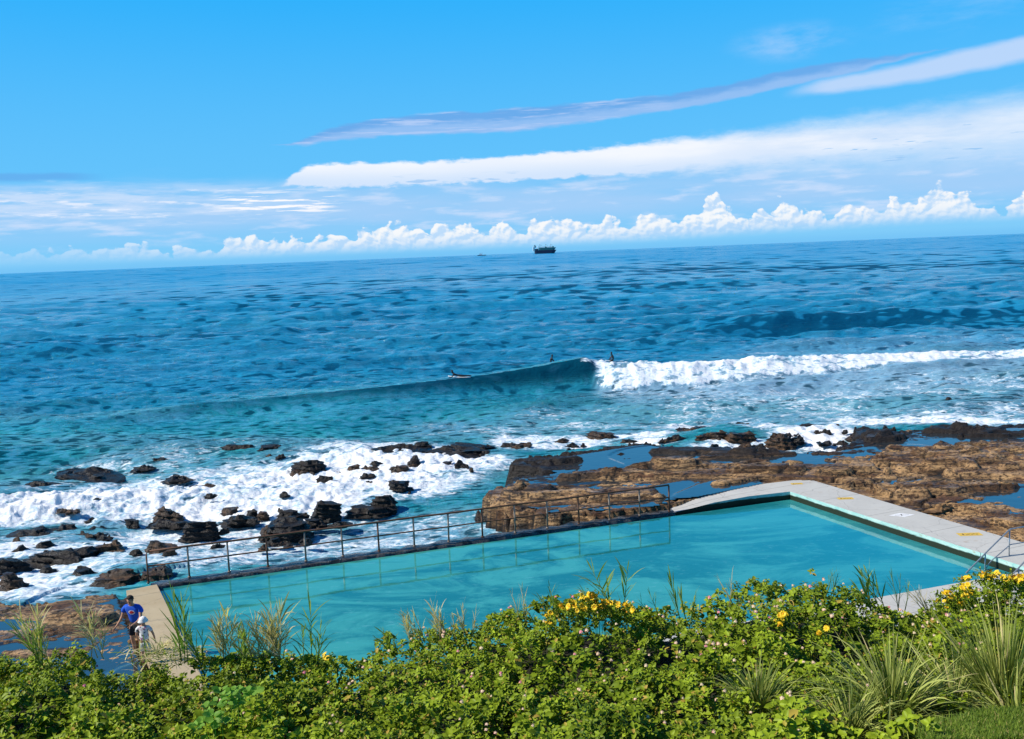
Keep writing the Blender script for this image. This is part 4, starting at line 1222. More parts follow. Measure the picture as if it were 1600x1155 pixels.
for px, py, kind_, rz_, lb, lbb in ((718, 597, 'p', R(175), 'surfer lying on a white board on the shoulder of the dark wave', 'white surfboard under the surfer on the shoulder of the dark wave'),
                                    (859, 569, 's', R(15), 'surfer low in the water behind the dark part of the wave', 'surfboard under the surfer behind the dark part of the wave'),
                                    (960, 565, 's', R(185), 'surfer sitting upright behind the start of the white water', 'surfboard under the surfer behind the start of the white water')):
    q = P(px, py, SEA + .3); zz = float(seaz(q.x, q.y)); q = P(px, py, zz); zz = float(seaz(q.x, q.y)) + (.02 if px < 900 else .22)
    board((q.x, q.y, zz + (.05 if kind_ == 'p' else -.04)), rz_, lbb, -.06)
    (prone if kind_ == 'p' else sitting)((q.x, q.y, zz + (.06 if kind_ == 'p' else -.02)), rz_, lb)

# ================================================================== ships
def flat(n, c, r_=.6): return simple(n, c, r_, 0, .12, .05, .05)
HUL = flat('dark_blue_hull', (.008, .020, .055)); GRN = flat('green_cargo', (.012, .13, .14)); SWH = flat('white_superstructure', (.70, .80, .80)); FUN = flat('dark_funnel', (.01, .06, .09)); GRY = flat('grey_crane', (.30, .36, .40))
def ship(px, py, Lpx, Hs, label, small=False):
    q = P(px, py, SEA); L = Lpx * q.y / F; u = L / 148.0
    r_ = thing('cargo_ship', label, 'ship', q, R(2), 'ships on the horizon')
    def hull(name, z0, z1, x0, x1, bw, m, rake=0):
        bm = bmesh.new(); n = 24; lo = []; hi = []
        for side in (1, -1):
            pass
        def outline(rk):
            pts_ = []
            for i in range(n + 1):
                t_ = i / n; x = x0 + (x1 + rk - x0) * t_; hw = bw * min(1, (max(0, 1 - t_) / .16) ** .6 + .03) * min(1, .7 + t_ * 6)
                pts_.append((x, hw))
            return [(x, y) for x, y in pts_] + [(x, -y) for x, y in pts_[::-1]]
        a, b = outline(0), outline(rake)
        va = [bm.verts.new((p[0] * u, p[1] * u, z0 * u)) for p in a]; vb = [bm.verts.new((p[0] * u, p[1] * u, z1 * u)) for p in b]
        bm.faces.new(va[::-1]); bm.faces.new(vb)
        for i in range(len(va)): bm.faces.new((va[i], va[(i + 1) % len(va)], vb[(i + 1) % len(va)], vb[i]))
        return bm_obj(name, bm, m, r_)
    if small:
        hull('hull', -3, 12, -74, 66, 12, HUL, 8); bm = bmesh.new(); add_box(bm, Vector((-20, 0, 22)) * u, (50 * u, 18 * u, 20 * u)); add_box(bm, Vector((-25, 0, 36)) * u, (24 * u, 14 * u, 10 * u)); bm_obj('superstructure', bm, SWH, r_)
        bm = bmesh.new(); add_tube(bm, [Vector((5, 0, 20)) * u, Vector((5, 0, 55)) * u], 1.5 * u); bm_obj('mast', bm, GRY, r_); return
    hull('hull', -4, 21, -62, 58, 14, HUL, 16)
    hull('upper_hull', 21.1, 36, -34, 62, 13.6, GRN, 10)
    bm = bmesh.new(); add_box(bm, Vector((-50, 0, 26)) * u, (22 * u, 26 * u, 10 * u)); bm_obj('aft_deck', bm, FUN, r_)
    # superstructure with bridge wings and windows
    bm = bmesh.new()
    add_box(bm, Vector((-66, 0, 30)) * u, (12 * u, 24 * u, 26 * u)); add_box(bm, Vector((-65, 0, 45)) * u, (9 * u, 28 * u, 5 * u)); add_box(bm, Vector((-39, 0, 34)) * u, (5 * u, 24 * u, 26 * u))
    so = bm_obj('superstructure', bm, SWH, r_)
    bm = bmesh.new()
    for k in range(3): add_box(bm, Vector((-66, -12.3, 22 + k * 7)) * u, (8 * u, .6 * u, 2.2 * u))
    bm_obj('windows', bm, FUN, so)
    bm = bmesh.new(); bmesh.ops.create_cone(bm, cap_ends=True, segments=16, radius1=4.5 * u, radius2=3.4 * u, depth=16 * u, matrix=Matrix.Translation(Vector((-58, 0, 46)) * u) @ Matrix.Rotation(-.25, 4, 'Y')); bm_obj('funnel', bm, FUN, r_)
    for k in range(8):
        bm = bmesh.new(); add_box(bm, Vector((-25 + k * 11.2, 0, 39 + (k % 3) * .8)) * u, (9.4 * u, 22 * u, 6 * u)); bm_obj('hatch_cargo', bm, SWH if k not in (3, 7) else GRN, r_)
    for x in (-30, 8, 38):
        bm = bmesh.new(); add_tube(bm, [Vector((x, 0, 36)) * u, Vector((x, 0, 58)) * u], 1.0 * u); add_tube(bm, [Vector((x, 0, 56)) * u, Vector((x + 14, 0, 49)) * u], .7 * u); bm_obj('crane', bm, GRY, r_)
ship(851, 396.3, 37, 12, 'large dark cargo ship with green side and white cargo near the horizon')
ship(753, 399.6, 14, 4, 'tiny pale ship far off on the horizon left of the cargo ship', True)
bpy.context.scene.view_settings.view_transform = 'Standard'
bpy.context.scene.view_settings.look = 'None'
bpy.context.scene.view_settings.gamma = 1; bpy.context.scene.view_settings.exposure = .12
cy = bpy.context.scene.cycles
cy.max_bounces = 4; cy.diffuse_bounces = 2; cy.glossy_bounces = 2; cy.transmission_bounces = 2; cy.transparent_max_bounces = 4
w.cycles.sampling_method = 'MANUAL'; w.cycles.sample_map_resolution = 512
# ================================================================== vegetation
def leaf_mat(name, lo, hi, dead=None, tr=.35, rough=.42):
    def f():
        r_ = attr('rnd'); c = mixc(r_, lo, hi)
        if dead: c = mixc(ss(.93, .97, attr('rnd2')), c, dead)
        n = pbr(c, rough, 0, None, 1.45, .12)
        t = X.nt.nodes.new('ShaderNodeBsdfTranslucent'); X.nt.links.new(scl(c, (1.5, 1.6, .6)).s, t.inputs['Color'])
        mx = X.nt.nodes.new('ShaderNodeMixShader'); mx.inputs[0].default_value = tr
        X.nt.links.new(n.s, mx.inputs[1]); X.nt.links.new(t.outputs[0], mx.inputs[2]); return X(mx.outputs[0])
    return mat(name, f)


def nrmz(a): return a / np.maximum(np.linalg.norm(a, axis=-1, keepdims=True), 1e-9)


def leaves(Pt, D, N, L, W, fold=.25, droop=.2):
    """folded ovate leaves; returns verts, tri faces"""
    D = nrmz(D); S = nrmz(np.cross(D, N)); N = np.cross(S, D)
    L = L[:, None]; W = W[:, None]
    v = np.stack([Pt, Pt + D * L * .38 + S * W * .5 + N * W * fold, Pt + D * L * .95 - N * L * droop, Pt + D * L * .38 - S * W * .5 + N * W * fold, Pt + D * L * .45 - N * L * droop * .15,
                  Pt + D * L * .72 + S * W * .36 + N * (W * fold * .6 - L * droop * .5), Pt + D * L * .72 - S * W * .36 + N * (W * fold * .6 - L * droop * .5)], 1)
    b = np.arange(len(Pt))[:, None, None] * 7
    t = np.array([[0, 1, 4], [0, 4, 3], [1, 5, 4], [4, 6, 3], [5, 2, 4], [4, 2, 6]])[None]
    return v.reshape(-1, 3), (b + t).reshape(-1, 3)


def blades(B, D, L, W, curl, seg=6, tw=None):
    """curved grass blades; B base, D start dir, curl 0..1 droop"""
    n = len(B); D = nrmz(D); p = B.copy(); d = D.copy()
    S = nrmz(np.cross(D, np.array([0, 0, 1.0]) + .01) + RNG.normal(0, .25, (n, 3)))
    out = []
    for k in range(seg + 1):
        t = k / seg; w_ = (W * (np.sin(math.pi * min(1, .12 + t * .88)) ** .7 if k < seg else .02))[:, None]
        out += [p - S * w_ * .5, p + S * w_ * .5]
        d = nrmz(d + np.array([0, 0, -1.0]) * (curl * (t + .15) * 1.3 / seg * 2)[:, None])
        p = p + d * (L / seg)[:, None]
    v = np.stack(out, 1); m = 2 * (seg + 1)
    b = np.arange(n)[:, None, None] * m
    q = np.array([[2 * k, 2 * k + 1, 2 * k + 3, 2 * k + 2] for k in range(seg)])[None]
    return v.reshape(-1, 3), (b + q).reshape(-1, 4), m


LEAF = leaf_mat('lantana_leaf', (.022, .060, .005), (.36, .47, .028), (.42, .30, .06), .12)
CANE = leaf_mat('green_cane_leaf', (.10, .20, .03), (.36, .46, .12), None, .4)
STRAW = leaf_mat('dry_straw', (.42, .36, .18), (.80, .70, .46), None, .35, .6)
TUSS = leaf_mat('tussock_blade', (.05, .09, .010), (.50, .54, .15), (.65, .55, .28), .2)
LAWN = leaf_mat('lawn_blade', (.08, .15, .02), (.25, .33, .05), (.4, .33, .12), .3)
WEED = leaf_mat('broad_light_leaf', (.14, .30, .04), (.28, .48, .08), None, .4)
DC = 11.0
CREST = [(-400, 1030), (0, 1030), (60, 1022), (100, 1012), (130, 1016), (160, 1052), (220, 1046), (300, 1026), (400, 1018), (500, 1030), (560, 1026), (600, 996), (700, 976), (760, 962), (800, 950), (850, 940), (930, 936), (990, 942),
         (1040, 948), (1080, 942), (1150, 920), (1180, 912), (1230, 918), (1300, 908), (1330, 912), (1365, 938), (1400, 950), (1450, 950), (1490, 930), (1530, 910), (1600, 902), (1750, 892), (2200, 870)]
cslope = np.array([(PD(a, b, DC).x / DC, (PD(a, b, DC).z - HC) / DC) for a, b in CREST])


def canopy0(x, y):
    sc_ = np.interp(x / y, cslope[:, 0], cslope[:, 1])
    sb = -.545 - .042 * np.clip(-x / y, -.6, .6)
    s_ = sc_ + (sb - sc_) * (DC - y) / (DC - 7.4)
    zc = HC + sc_ * DC
    return np.where(y < DC, HC + s_ * y, zc - (y - DC) ** 2 * .9)


def lawnmask(x, y):
    return sstep(.425, .46, x / y) * sstep(7.38, 7.2, y + .12 * noise2(x * 2, y * 2, 5) - (x / y - .45) * 1.6)


# ground of the bank
gx, gy = np.meshgrid(np.arange(-26, 30, .22), np.concatenate([np.arange(-6, 5, .6), np.arange(5, 13, .12), np.arange(13, 24, .4)]))
yc = np.clip(gy, 6.4, 11.3)
g0 = canopy0(gx * yc / np.maximum(gy, yc), yc) - .50 + .50 * lawnmask(gx, np.maximum(gy, .1))
g1 = np.where(gy > 11.3, g0 - sstep(0, 9, gy - 11.3) * (g0 + .9) - np.minimum(.55, (gy - 11.3) * .8), g0)
g1 = np.where(gy < 6.4, g0 + (6.4 - gy) * .34, g1)
g1 = np.maximum(g1, -1.2) + .04 * fbm2(gx, gy, 3, 99)
soil = mat('shade_dark_soil', lambda: pbr(mixc(ss(.4, .6, nz(pos(), 3.0, 6, .6)), (.012, .010, .005), (.035, .038, .012)), .95, 0, bump(nz(pos(), 20.0, 4), .8, .03)))  # soil near black so gaps between leaves read as shade
hill = link('hillside', mesh_np('hillside', np.stack([gx, gy, g1], -1), grid_faces(*gx.shape)), soil); tag(hill, kind='structure')

# lantana hedge
hedge = thing('lantana_hedge', 'dense green lantana hedge with small pink flowers covering the bank before the pool', 'hedge', (0, 9, 5.8))
HO = np.array([0, 9, 5.8])
NS = 22500
yy = 6.55 + (12.7 - 6.55) * RNG.random(NS) ** .92; xx = (RNG.random(NS) * 2 - 1) * (yy * .65 + .5)
mound = lambda x, y: .30 * fbm2(x / 1.15, y / 1.0, 2, 101) + .22 * fbm2(x / .42, y / .42, 2, 103)
gap = sstep(-.05, -.45, fbm2(xx / .55, yy / .5, 2, 107))
keepm = (RNG.random(NS) > lawnmask(xx, yy) * 1.1) & (RNG.random(NS) > gap * .92)
rightthin = (xx / yy > .33) & (yy < 9.2)
keepm &= ~(rightthin & (RNG.random(NS) < .25))
xx, yy = xx[keepm], yy[keepm]; n = len(xx)
deep_ = RNG.exponential(.085, n) + .12 * (RNG.random(n) < .35) * RNG.random(n) * 3
deep_ = np.minimum(deep_, .5)
crestpen = np.where(np.abs(yy - DC) < .9, .35, 1.0)
zz = canopy0(xx, yy) + (mound(xx, yy)) * crestpen - deep_ - .03
zz += (RNG.random(n) < .012) * RNG.random(n) * .16
tip = np.stack([xx, yy, zz], 1)
gxn = np.gradient
ax_ = nrmz(np.stack([RNG.normal(0, .42, n) - .10, RNG.normal(0, .42, n) - .28, np.ones(n)], 1))
PL_, DL_, NL_, LL_, WL_, RR_ = [], [], [], [], [], []
ph0 = RNG.random(n) * 6.28; sz = RNG.uniform(.55, 1.45, n) * (1 + .25 * noise2(xx / 2, yy / 2, 111))
patch = .5 + .5 * fbm2(xx / 1.6, yy / 1.6, 2, 113)
for j in range(8):
    a = ph0 + j // 2 * 1.57 + (j % 2) * math.pi + RNG.normal(0, .25, n)
    t1 = nrmz(np.cross(ax_, np.array([1, .3, .1]))); t2 = np.cross(ax_, t1)
    rad = t1 * np.cos(a)[:, None] + t2 * np.sin(a)[:, None]
    lift = (.55 - .16 * (j // 2)) + RNG.normal(0, .2, n)
    D = nrmz(rad + ax_ * lift[:, None]); N = nrmz(ax_ - rad * lift[:, None] * .8 + RNG.normal(0, .22, (n, 3)))
    L = (.036 + .012 * (j // 2)) * sz * RNG.uniform(.8, 1.25, n)
    PL_.append(tip - ax_ * (.022 * (j // 2)) + rad * .004); DL_.append(D); NL_.append(N); LL_.append(L); WL_.append(L * RNG.uniform(.55, .72, n))
    RR_.append(np.clip(patch * .55 + RNG.normal(.20, .16, n) - .05 * (j // 2) + .1, 0, 1))
PL_, DL_, NL_, LL_, WL_, RR_ = [np.concatenate(a) for a in (PL_, DL_, NL_, LL_, WL_, RR_)]
v, f = leaves(PL_, DL_, NL_, LL_, WL_)
rep = lambda a, m: np.repeat(a, m)
fol = link('foliage', mesh_np('foliage', v - HO, f, {'rnd': rep(RR_, 7), 'rnd2': rep(RNG.random(len(RR_)), 7)}), LEAF, hedge)
# twigs
k = RNG.choice(n, 2600, replace=False)
v, f, m = blades(tip[k] - ax_[k] * .34, ax_[k] + RNG.normal(0, .25, (len(k), 3)), np.full(len(k), .36), np.full(len(k), .007), np.full(len(k), .02), 3)
link('twigs', mesh_np('twigs', v - HO, f, {'rnd': rep(RNG.random(len(k)) * .5, m)}), leaf_mat('twig', (.05, .03, .012), (.16, .13, .05), None, 0), hedge)
# flower heads
def head_mesh(name, cols):
    bm = bmesh.new(); rr = random.Random(3)
    for i in range(15):
        a = i * 2.399; r_ = .0115 * math.sqrt(i / 15); c = Vector((r_ * math.cos(a), r_ * math.sin(a), .007 * (1 - (i / 15) ** 1.5)))
        b0 = len(bm.verts)
        bmesh.ops.create_circle(bm, cap_ends=True, segments=5, radius=.0042, matrix=Matrix.Translation(c) @ Euler((rr.uniform(-.5, .5), rr.uniform(-.5, .5), 0)).to_matrix().to_4x4())
    for fi, f_ in enumerate(bm.faces): f_.material_index = 0 if f_.calc_center_median().length > .0095 else 1
    r = bmesh.ops.create_icosphere(bm, subdivisions=1, radius=.008, matrix=Matrix.Translation((0, 0, -.002)))
    me = bpy.data.meshes.new(name); bm.to_mesh(me); bm.free()
    for c in cols: me.materials.append(c)
    return me
fm_ = {k: simple(k, c, .7, 0, .1) for k, c in (('pink_petal', (.82, .26, .32)), ('pale_petal', (.86, .50, .44)), ('cream_petal', (.85, .66, .42)), ('magenta_petal', (.80, .14, .36)))}
HM = [head_mesh('flower_head', (fm_[a], fm_[b])) for a, b in (('pale_petal', 'cream_petal'), ('pink_petal', 'cream_petal'), ('cream_petal', 'cream_petal'), ('magenta_petal', 'pink_petal'), ('pale_petal', 'pink_petal'))]
tpx, tpy = proj(tip[:, 0], tip[:, 1], tip[:, 2])
dens = np.interp(tpx, [0, 300, 600, 800, 1000, 1500, 1600], [.10, .12, .5, .8, 1.0, 1.0, .6]) * np.interp(tpy, [900, 960, 1060, 1155], [1, 1, .7, .45]) * (.35 + sstep(-.1, .4, fbm2(xx / .9, yy / .9, 2, 121)))
cand = np.where((deep_ < .05) & (RNG.random(n) < dens * .28) & (tpy > 880) & (tpy < 1160) & (tpx > -10) & (tpx < 1610))[0]
order = cand[np.argsort(yy[cand])]
def head_loc(i): return tip[i] + ax_[i] * .045 + np.array([0, -.015, .02])
for c_, i in enumerate(order[:100]):
    o = bpy.data.objects.new('flower_head', HM[int(RNG.choice(5, p=[.38, .2, .27, .05, .10]))]); C.objects.link(o); o.parent = hedge
    o.location = head_loc(i) - HO; s_ = RNG.uniform(.9, 1.5); o.scale = (s_, s_, s_); o.rotation_euler = (RNG.uniform(.1, .9), RNG.uniform(-.4, .4), 0)
bmv, bmf, bmi = [], [], []
base_data = []
for me in HM:
    me.calc_loop_triangles(); base_data.append((np.array([v_.co[:] for v_ in me.vertices]), np.array([t_.vertices[:] for t_ in me.loop_triangles]), np.array([me.polygons[t_.polygon_index].material_index for t_ in me.loop_triangles])))
cnt = 0
gm = [[], [], []]; MM = list(fm_.values()); pairs = [(1, 2), (0, 2), (2, 2), (3, 0), (1, 0)]
for i in order[100:]:
    c_ = int(RNG.choice(5, p=[.38, .2, .27, .05, .10])); bv, bf, bi = base_data[c_]
    Rm = np.array(Euler((RNG.uniform(.1, .9), RNG.uniform(-.4, .4), 0)).to_matrix()); s_ = RNG.uniform(1.0, 1.75)
    gm[0].append(bv @ Rm.T * s_ + head_loc(i) - HO); gm[1].append(bf + cnt); gm[2].append(np.where(bi == 0, pairs[c_][0], pairs[c_][1])); cnt += len(bv)
if cnt:
    o = link('distant_flower_heads', mesh_np('distant_flower_heads', np.concatenate(gm[0]), np.concatenate(gm[1]), None, np.concatenate(gm[2])), MM, hedge); tag(o, kind='stuff')

# yellow flowering bushes growing through the hedge
YP = simple('yellow_petal', (.84, .57, .014), .6, 0, .12); YO = simple('orange_flower_centre', (.70, .30, .01), .7)
def daisy():
    bm = bmesh.new()
    for i in range(9):
        a = i * 2 * math.pi / 9; c, s_ = math.cos(a), math.sin(a); r0, r1, hw = .006, .031, .0085
        pts_ = [(r0, -hw * .4, 0), (.019, -hw, .006), (r1, 0, .0), (.019, hw, .006), (r0, hw * .4, 0)]
        bm.faces.new([bm.verts.new((x * c - y * s_, x * s_ + y * c, z_ + .001 * i)) for x, y, z_ in pts_])
    nb = len(bm.faces)
    bmesh.ops.create_icosphere(bm, subdivisions=1, radius=.009)
    bm.faces.ensure_lookup_table()
    for f_ in bm.faces[nb:]: f_.material_index = 1
    me = bpy.data.meshes.new('flower_head'); bm.to_mesh(me); bm.free(); me.materials.append(YP); me.materials.append(YO); return me
DA = daisy()
def ybush(spots, label, dd=10.6):
    cxp = sum(s[0] for s in spots) / len(spots); cyp = sum(s[1] for s in spots) / len(spots)
    q = PD(cxp, cyp + 14, dd); r_ = thing('yellow_flower_bush', label, 'flower bush', q, 0, 'bushes with yellow flowers in the hedge')
    pts_ = []
    for (px, py, rx, ry, nn) in spots:
        for _ in range(nn):
            a = random.uniform(0, 6.28); rr = math.sqrt(random.random())
            pts_.append(PD(px + rx * rr * math.cos(a), py + ry * rr * math.sin(a), dd + random.uniform(-.12, .12)) - q)
    for p_ in pts_[:95]:
        o = bpy.data.objects.new('flower_head', DA); C.objects.link(o); o.parent = r_; o.location = p_ + Vector((0, -.12, .05))
        o.rotation_euler = (random.uniform(.2, 1.5), random.uniform(-.7, .7), random.uniform(0, 6)); s_ = random.uniform(.9, 1.45); o.scale = (s_, s_, s_)
    pa = np.array([p_[:] for p_ in pts_]); k_ = np.repeat(np.arange(len(pa)), 14); m_ = len(k_)
    B = pa[k_] + RNG.normal(0, .035, (m_, 3)) - np.array([0, -.02, .035])
    D = np.stack([RNG.normal(0, 1, m_), RNG.normal(0, 1, m_), RNG.normal(.2, .5, m_)], 1); N = np.stack([RNG.normal(0, .5, m_), RNG.normal(-.3, .5, m_), np.ones(m_)], 1)
    L = RNG.uniform(.03, .05, m_); v, f = leaves(B, D, N, L, L * .5)
    link('foliage', mesh_np('foliage', v, f, {'rnd': rep(RNG.random(m_), 7), 'rnd2': rep(RNG.random(m_) * .9, 7)}), LEAF, r_)
    st = pa[::2]; v, f, m = blades(st - np.array([0, -.02, .42]) , np.tile([0, -.03, 1.0], (len(st), 1)), np.full(len(st), .40), np.full(len(st), .008), np.full(len(st), .0), 3)
    link('stems', mesh_np('stems', v, f, {'rnd': rep(np.full(len(st), .4), m)}), LEAF, r_)
ybush([(888, 946, 14, 8, 12), (918, 934, 12, 7, 14), (935, 945, 14, 8, 16), (955, 948, 12, 8, 11), (980, 950, 9, 9, 9), (856, 968, 7, 11, 8), (905, 950, 12, 6, 7)], 'bush of yellow flowers on the hedge crest before the middle of the pool', 10.5)
ybush([(1537, 899, 15, 7, 16), (1505, 922, 12, 8, 14), (1497, 938, 10, 10, 12), (1475, 930, 9, 5, 8), (1500, 906, 6, 4, 3), (1465, 945, 14, 8, 6)], 'bush of yellow flowers in front of the pool steps', 10.7)
ybush([(1590, 905, 18, 6, 20), (1568, 905, 10, 5, 7)], 'bush of yellow flowers at the right edge of the picture', 10.8)
ybush([(1218, 963, 8, 6, 8), (1210, 975, 5, 4, 3)], 'small cluster of yellow flowers in the hedge under the bent grass stalk', 10.2)
ybush([(514, 1026, 7, 4, 5)], 'tiny cluster of yellow flowers on the hedge left of centre', 10.6)
ybush([(1286, 982, 6, 5, 4), (1275, 990, 5, 3, 3)], 'few yellow flowers above the big grass tussock', 9.9)

# grass tussocks
def tussock(px, py, dd, nb, ln, label, spread=1.0, up=1.0, m_=TUSS, curl=.95, wd=.015, group='grass tussocks at the right of the bank'):
    q = PD(px, py, dd); r_ = thing('grass_tussock', label, 'grass clump', q, 0, group)
    a = RNG.random(nb) * 6.283; t = RNG.random(nb) ** .7 * spread
    D = np.stack([np.cos(a) * t, np.sin(a) * t, np.full(nb, up)], 1); B = np.stack([np.cos(a) * t * .07, np.sin(a) * t * .07, np.zeros(nb) - .05], 1) + RNG.normal(0, .02, (nb, 3))
    v, f, m = blades(B, D, ln * RNG.uniform(.45, 1.12, nb), wd * RNG.uniform(.6, 1.3, nb), curl * RNG.uniform(.2, 1.5, nb), 8)
    link('blades', mesh_np('blades', v, f, {'rnd': rep(RNG.random(nb), m), 'rnd2': rep(RNG.random(nb), m)}), m_, r_)
tussock(1395, 1128, 8.1, 460, .92, 'big arching grass tussock beside the strip of lawn, left of the two big ones', 1.05)
tussock(1570, 1118, 8.3, 520, 1.10, 'tallest grass tussock with long upright pale blades at the right edge', .62, 1.0, TUSS, .5)
tussock(1490, 1100, 8.5, 300, .78, 'low grass tussock leaning left between the two big ones', 1.2, .7)
tussock(1590, 1150, 7.75, 320, .66, 'grass tussock in the bottom right corner with drooping blades', 1.1, .8)
tussock(1185, 1105, 8.6, 240, .55, 'smaller grass tussock in the hedge left of the big arching one', .9)
tussock(925, 1135, 8.1, 60, .30, 'small tuft of bright grass low in the hedge right of centre', .8, 1, CANE)
tussock(1330, 1150, 7.8, 300, .6, 'grass tussock at the bottom edge of the picture below the big arching one', 1.1, .8)

# reeds and dry canes on the crest
def reed(px, py, hpx, dry, label, lean=0.0, dd=10.9, nst=3, fan=1.0, lw=.021):
    q = PD(px, py + 22, dd); q.z -= .05; h = (hpx + 22) * dd / F + .05
    nm_ = 'dry_reed' if dry else 'green_reed'
    r_ = thing(nm_, label, 'reed', q, 0, 'dry reeds along the crest of the hedge' if dry else 'green reeds along the crest of the hedge')
    bs, ds, ls, st = [], [], [], []
    nst += 3 if dry else 1
    for s_ in range(nst):
        ln = lean + random.uniform(-.38, .38) * (1 if nst > 1 else .1); hh = h * (random.uniform(.55, .95) if s_ else 1.0) ; dy = random.uniform(-.15, .15)
        o_ = Vector((random.uniform(-.11, .11), random.uniform(-.04, .04), 0)) if s_ else Vector((0, 0, 0))
        top_ = o_ + Vector((ln, dy, 1)).normalized() * hh * .86; st.append((o_, top_))
        nl = max(7, int(hh / .06 * (1.7 if dry else 1.2)))
        for k in range(nl):
            t = .22 + .78 * k / nl; b_ = o_.lerp(top_, t); sd = 1 if k % 2 else -1; a = random.gauss(0, .5)
            ang = random.uniform(.15, 1.15) * (1 - .35 * t) * fan
            bs.append(b_[:]); ds.append((sd * math.cos(a) * ang + ln, math.sin(a) * ang, 1)); ls.append(hh * random.uniform(.22, .66) * (1 - .3 * t))
        bs.append(top_[:]); ds.append((ln, dy, 1)); ls.append(hh * .20)
    n_ = len(bs); bs = np.array(bs); ds = np.array(ds); ls = np.array(ls)
    v, f, m = blades(bs, ds, ls, np.full(n_, lw) * RNG.uniform(.6, 1.2, n_), RNG.uniform(.05, .9 if dry else .55, n_), 6)
    link('leaves', mesh_np('leaves', v, f, {'rnd': rep(RNG.random(n_), m), 'rnd2': rep(RNG.random(n_) * .9, m)}), STRAW if dry else CANE, r_)
    bm = bmesh.new()
    for a_, b_ in st: add_tube(bm, [a_, a_.lerp(b_, .5) + Vector((.01, 0, 0)), b_], [.006, .005, .002], 5)
    me = bpy.data.meshes.new('stems'); bm.to_mesh(me); bm.free()
    at = me.attributes.new('rnd', 'FLOAT', 'POINT'); at.data.foreach_set('value', np.full(len(me.vertices), .5, np.float32))
    link('stems', me, STRAW if dry else CANE, r_)
reed(66, 1012, 72, False, 'pale green reed clump with long blades leaning left at the far left', -.25, 10.6, 4, 1.1, .016)
reed(62, 1005, 70, True, 'straw coloured plume among the green reeds at the far left', .05, 10.7, 1, .7)
reed(152, 1000, 66, True, 'drooping straw reed left of the two people', -.12, 10.7, 1, 1.2, .018)
reed(282, 1008, 96, False, 'tall feathery green reed right beside the left pool wall', .12, 10.9, 3, .6)
reed(312, 1012, 48, False, 'short upright green reed right of the tall feathery one', .05, 10.9, 2, .5)
reed(350, 1010, 68, True, 'dry reed over the pool, first straw one right of the left wall', -.05, 11.0, 3, .8)
reed(372, 1012, 40, False, 'green blades between the dry reeds at the left end of the pool', .1, 10.9, 2, .8)
reed(405, 1012, 62, True, 'dry leaning reed left of the tallest straw clump', -.25, 11.0, 3, .9)
reed(436, 1012, 88, True, 'tallest straw reed clump with drooping leaves in front of the pool', -.08, 11.0, 6, 1.0)
reed(486, 1016, 78, False, 'green fan shaped reed right of the tall straw clump', -.05, 10.9, 3, 1.1)
reed(612, 990, 14, False, 'small green reed lying left on the hedge near the dry plumes', -.6, 10.9, 2, .8)
reed(656, 978, 34, True, 'dry plume on the hedge, left one of the pair', -.3, 10.9, 3, .7, .013)
reed(690, 974, 44, True, 'dry plume on the hedge, taller middle one', -.25, 10.9, 3, .6, .013)
reed(724, 968, 30, True, 'dry plume on the hedge, right one of the three', -.15, 10.9, 2, .5, .013)
reed(820, 944, 34, True, 'thin pale stalk left of the yellow flowers', -.2, 10.9, 1, .5, .007)
reed(866, 935, 30, False, 'thin green reed leaning left above the yellow flowers', -.5, 10.8, 2, .6, .009)
reed(962, 938, 80, False, 'tall green reed with leaves to the left right of the yellow flowers', -.06, 10.8, 2, 1.3, .024)
reed(945, 936, 36, False, 'short green reed at the foot of the tall one by the yellow flowers', -.5, 10.8, 1, .9)
reed(1032, 945, 28, False, 'small reed tuft between the yellow flowers and the twin bladed reed', -.3, 10.8, 2, .8, .008)
reed(1064, 948, 58, False, 'upright green reed with two long narrow blades', .0, 10.7, 2, .3, .024)
reed(1146, 918, 30, True, 'single bent pale grass stalk before the open pool', -.25, 10.9, 1, .4, .005)
reed(1290, 905, 22, False, 'faint thin grass stalks on the hedge before the right part of the pool', .0, 10.9, 2, .6, .005)
reed(1374, 926, 54, False, 'green fan reed leaning left, right of the thin stalks', -.3, 10.8, 4, .8, .024)
reed(1404, 926, 44, False, 'narrow reed with two upright pale blades next to the fan reed', .0, 10.8, 2, .5, .008)
reed(1448, 925, 26, True, 'dry reed leaning left before the near deck of the pool', -.7, 10.8, 3, .9, .008)
# heap of bent straw in front of the two people
def heap(px, py, label, nb=150):
    q = PD(px, py, 11.1); r_ = thing('dry_grass_heap', label, 'dry grass', q)
    B = np.stack([RNG.normal(0, .17, nb), RNG.normal(0, .12, nb), RNG.uniform(-.10, .10, nb)], 1) - np.array([.05, 0, 0])
    D = np.stack([RNG.normal(.35, .9, nb), RNG.normal(0, .4, nb), RNG.uniform(-.05, .7, nb)], 1)
    v, f, m = blades(B, D, RNG.uniform(.15, .42, nb), RNG.uniform(.008, .018, nb), RNG.uniform(.3, 1.0, nb), 6)
    link('blades', mesh_np('blades', v, f, {'rnd': rep(RNG.random(nb), m), 'rnd2': rep(RNG.random(nb), m)}), STRAW, r_)
    nb2 = 60; B = np.stack([RNG.normal(0, .2, nb2), RNG.normal(0, .1, nb2), RNG.uniform(-.15, 0, nb2)], 1)
    v, f, m = blades(B, np.stack([RNG.normal(.2, .8, nb2), RNG.normal(0, .4, nb2), RNG.uniform(.2, .9, nb2)], 1), RNG.uniform(.15, .38, nb2), RNG.uniform(.008, .016, nb2), RNG.uniform(.3, .9, nb2), 6)
    link('green_blades', mesh_np('green_blades', v, f, {'rnd': rep(RNG.random(nb2), m), 'rnd2': rep(RNG.random(nb2) * .9, m)}), CANE, r_)
heap(252, 1022, 'heap of bent straw and green blades right in front of the two people')
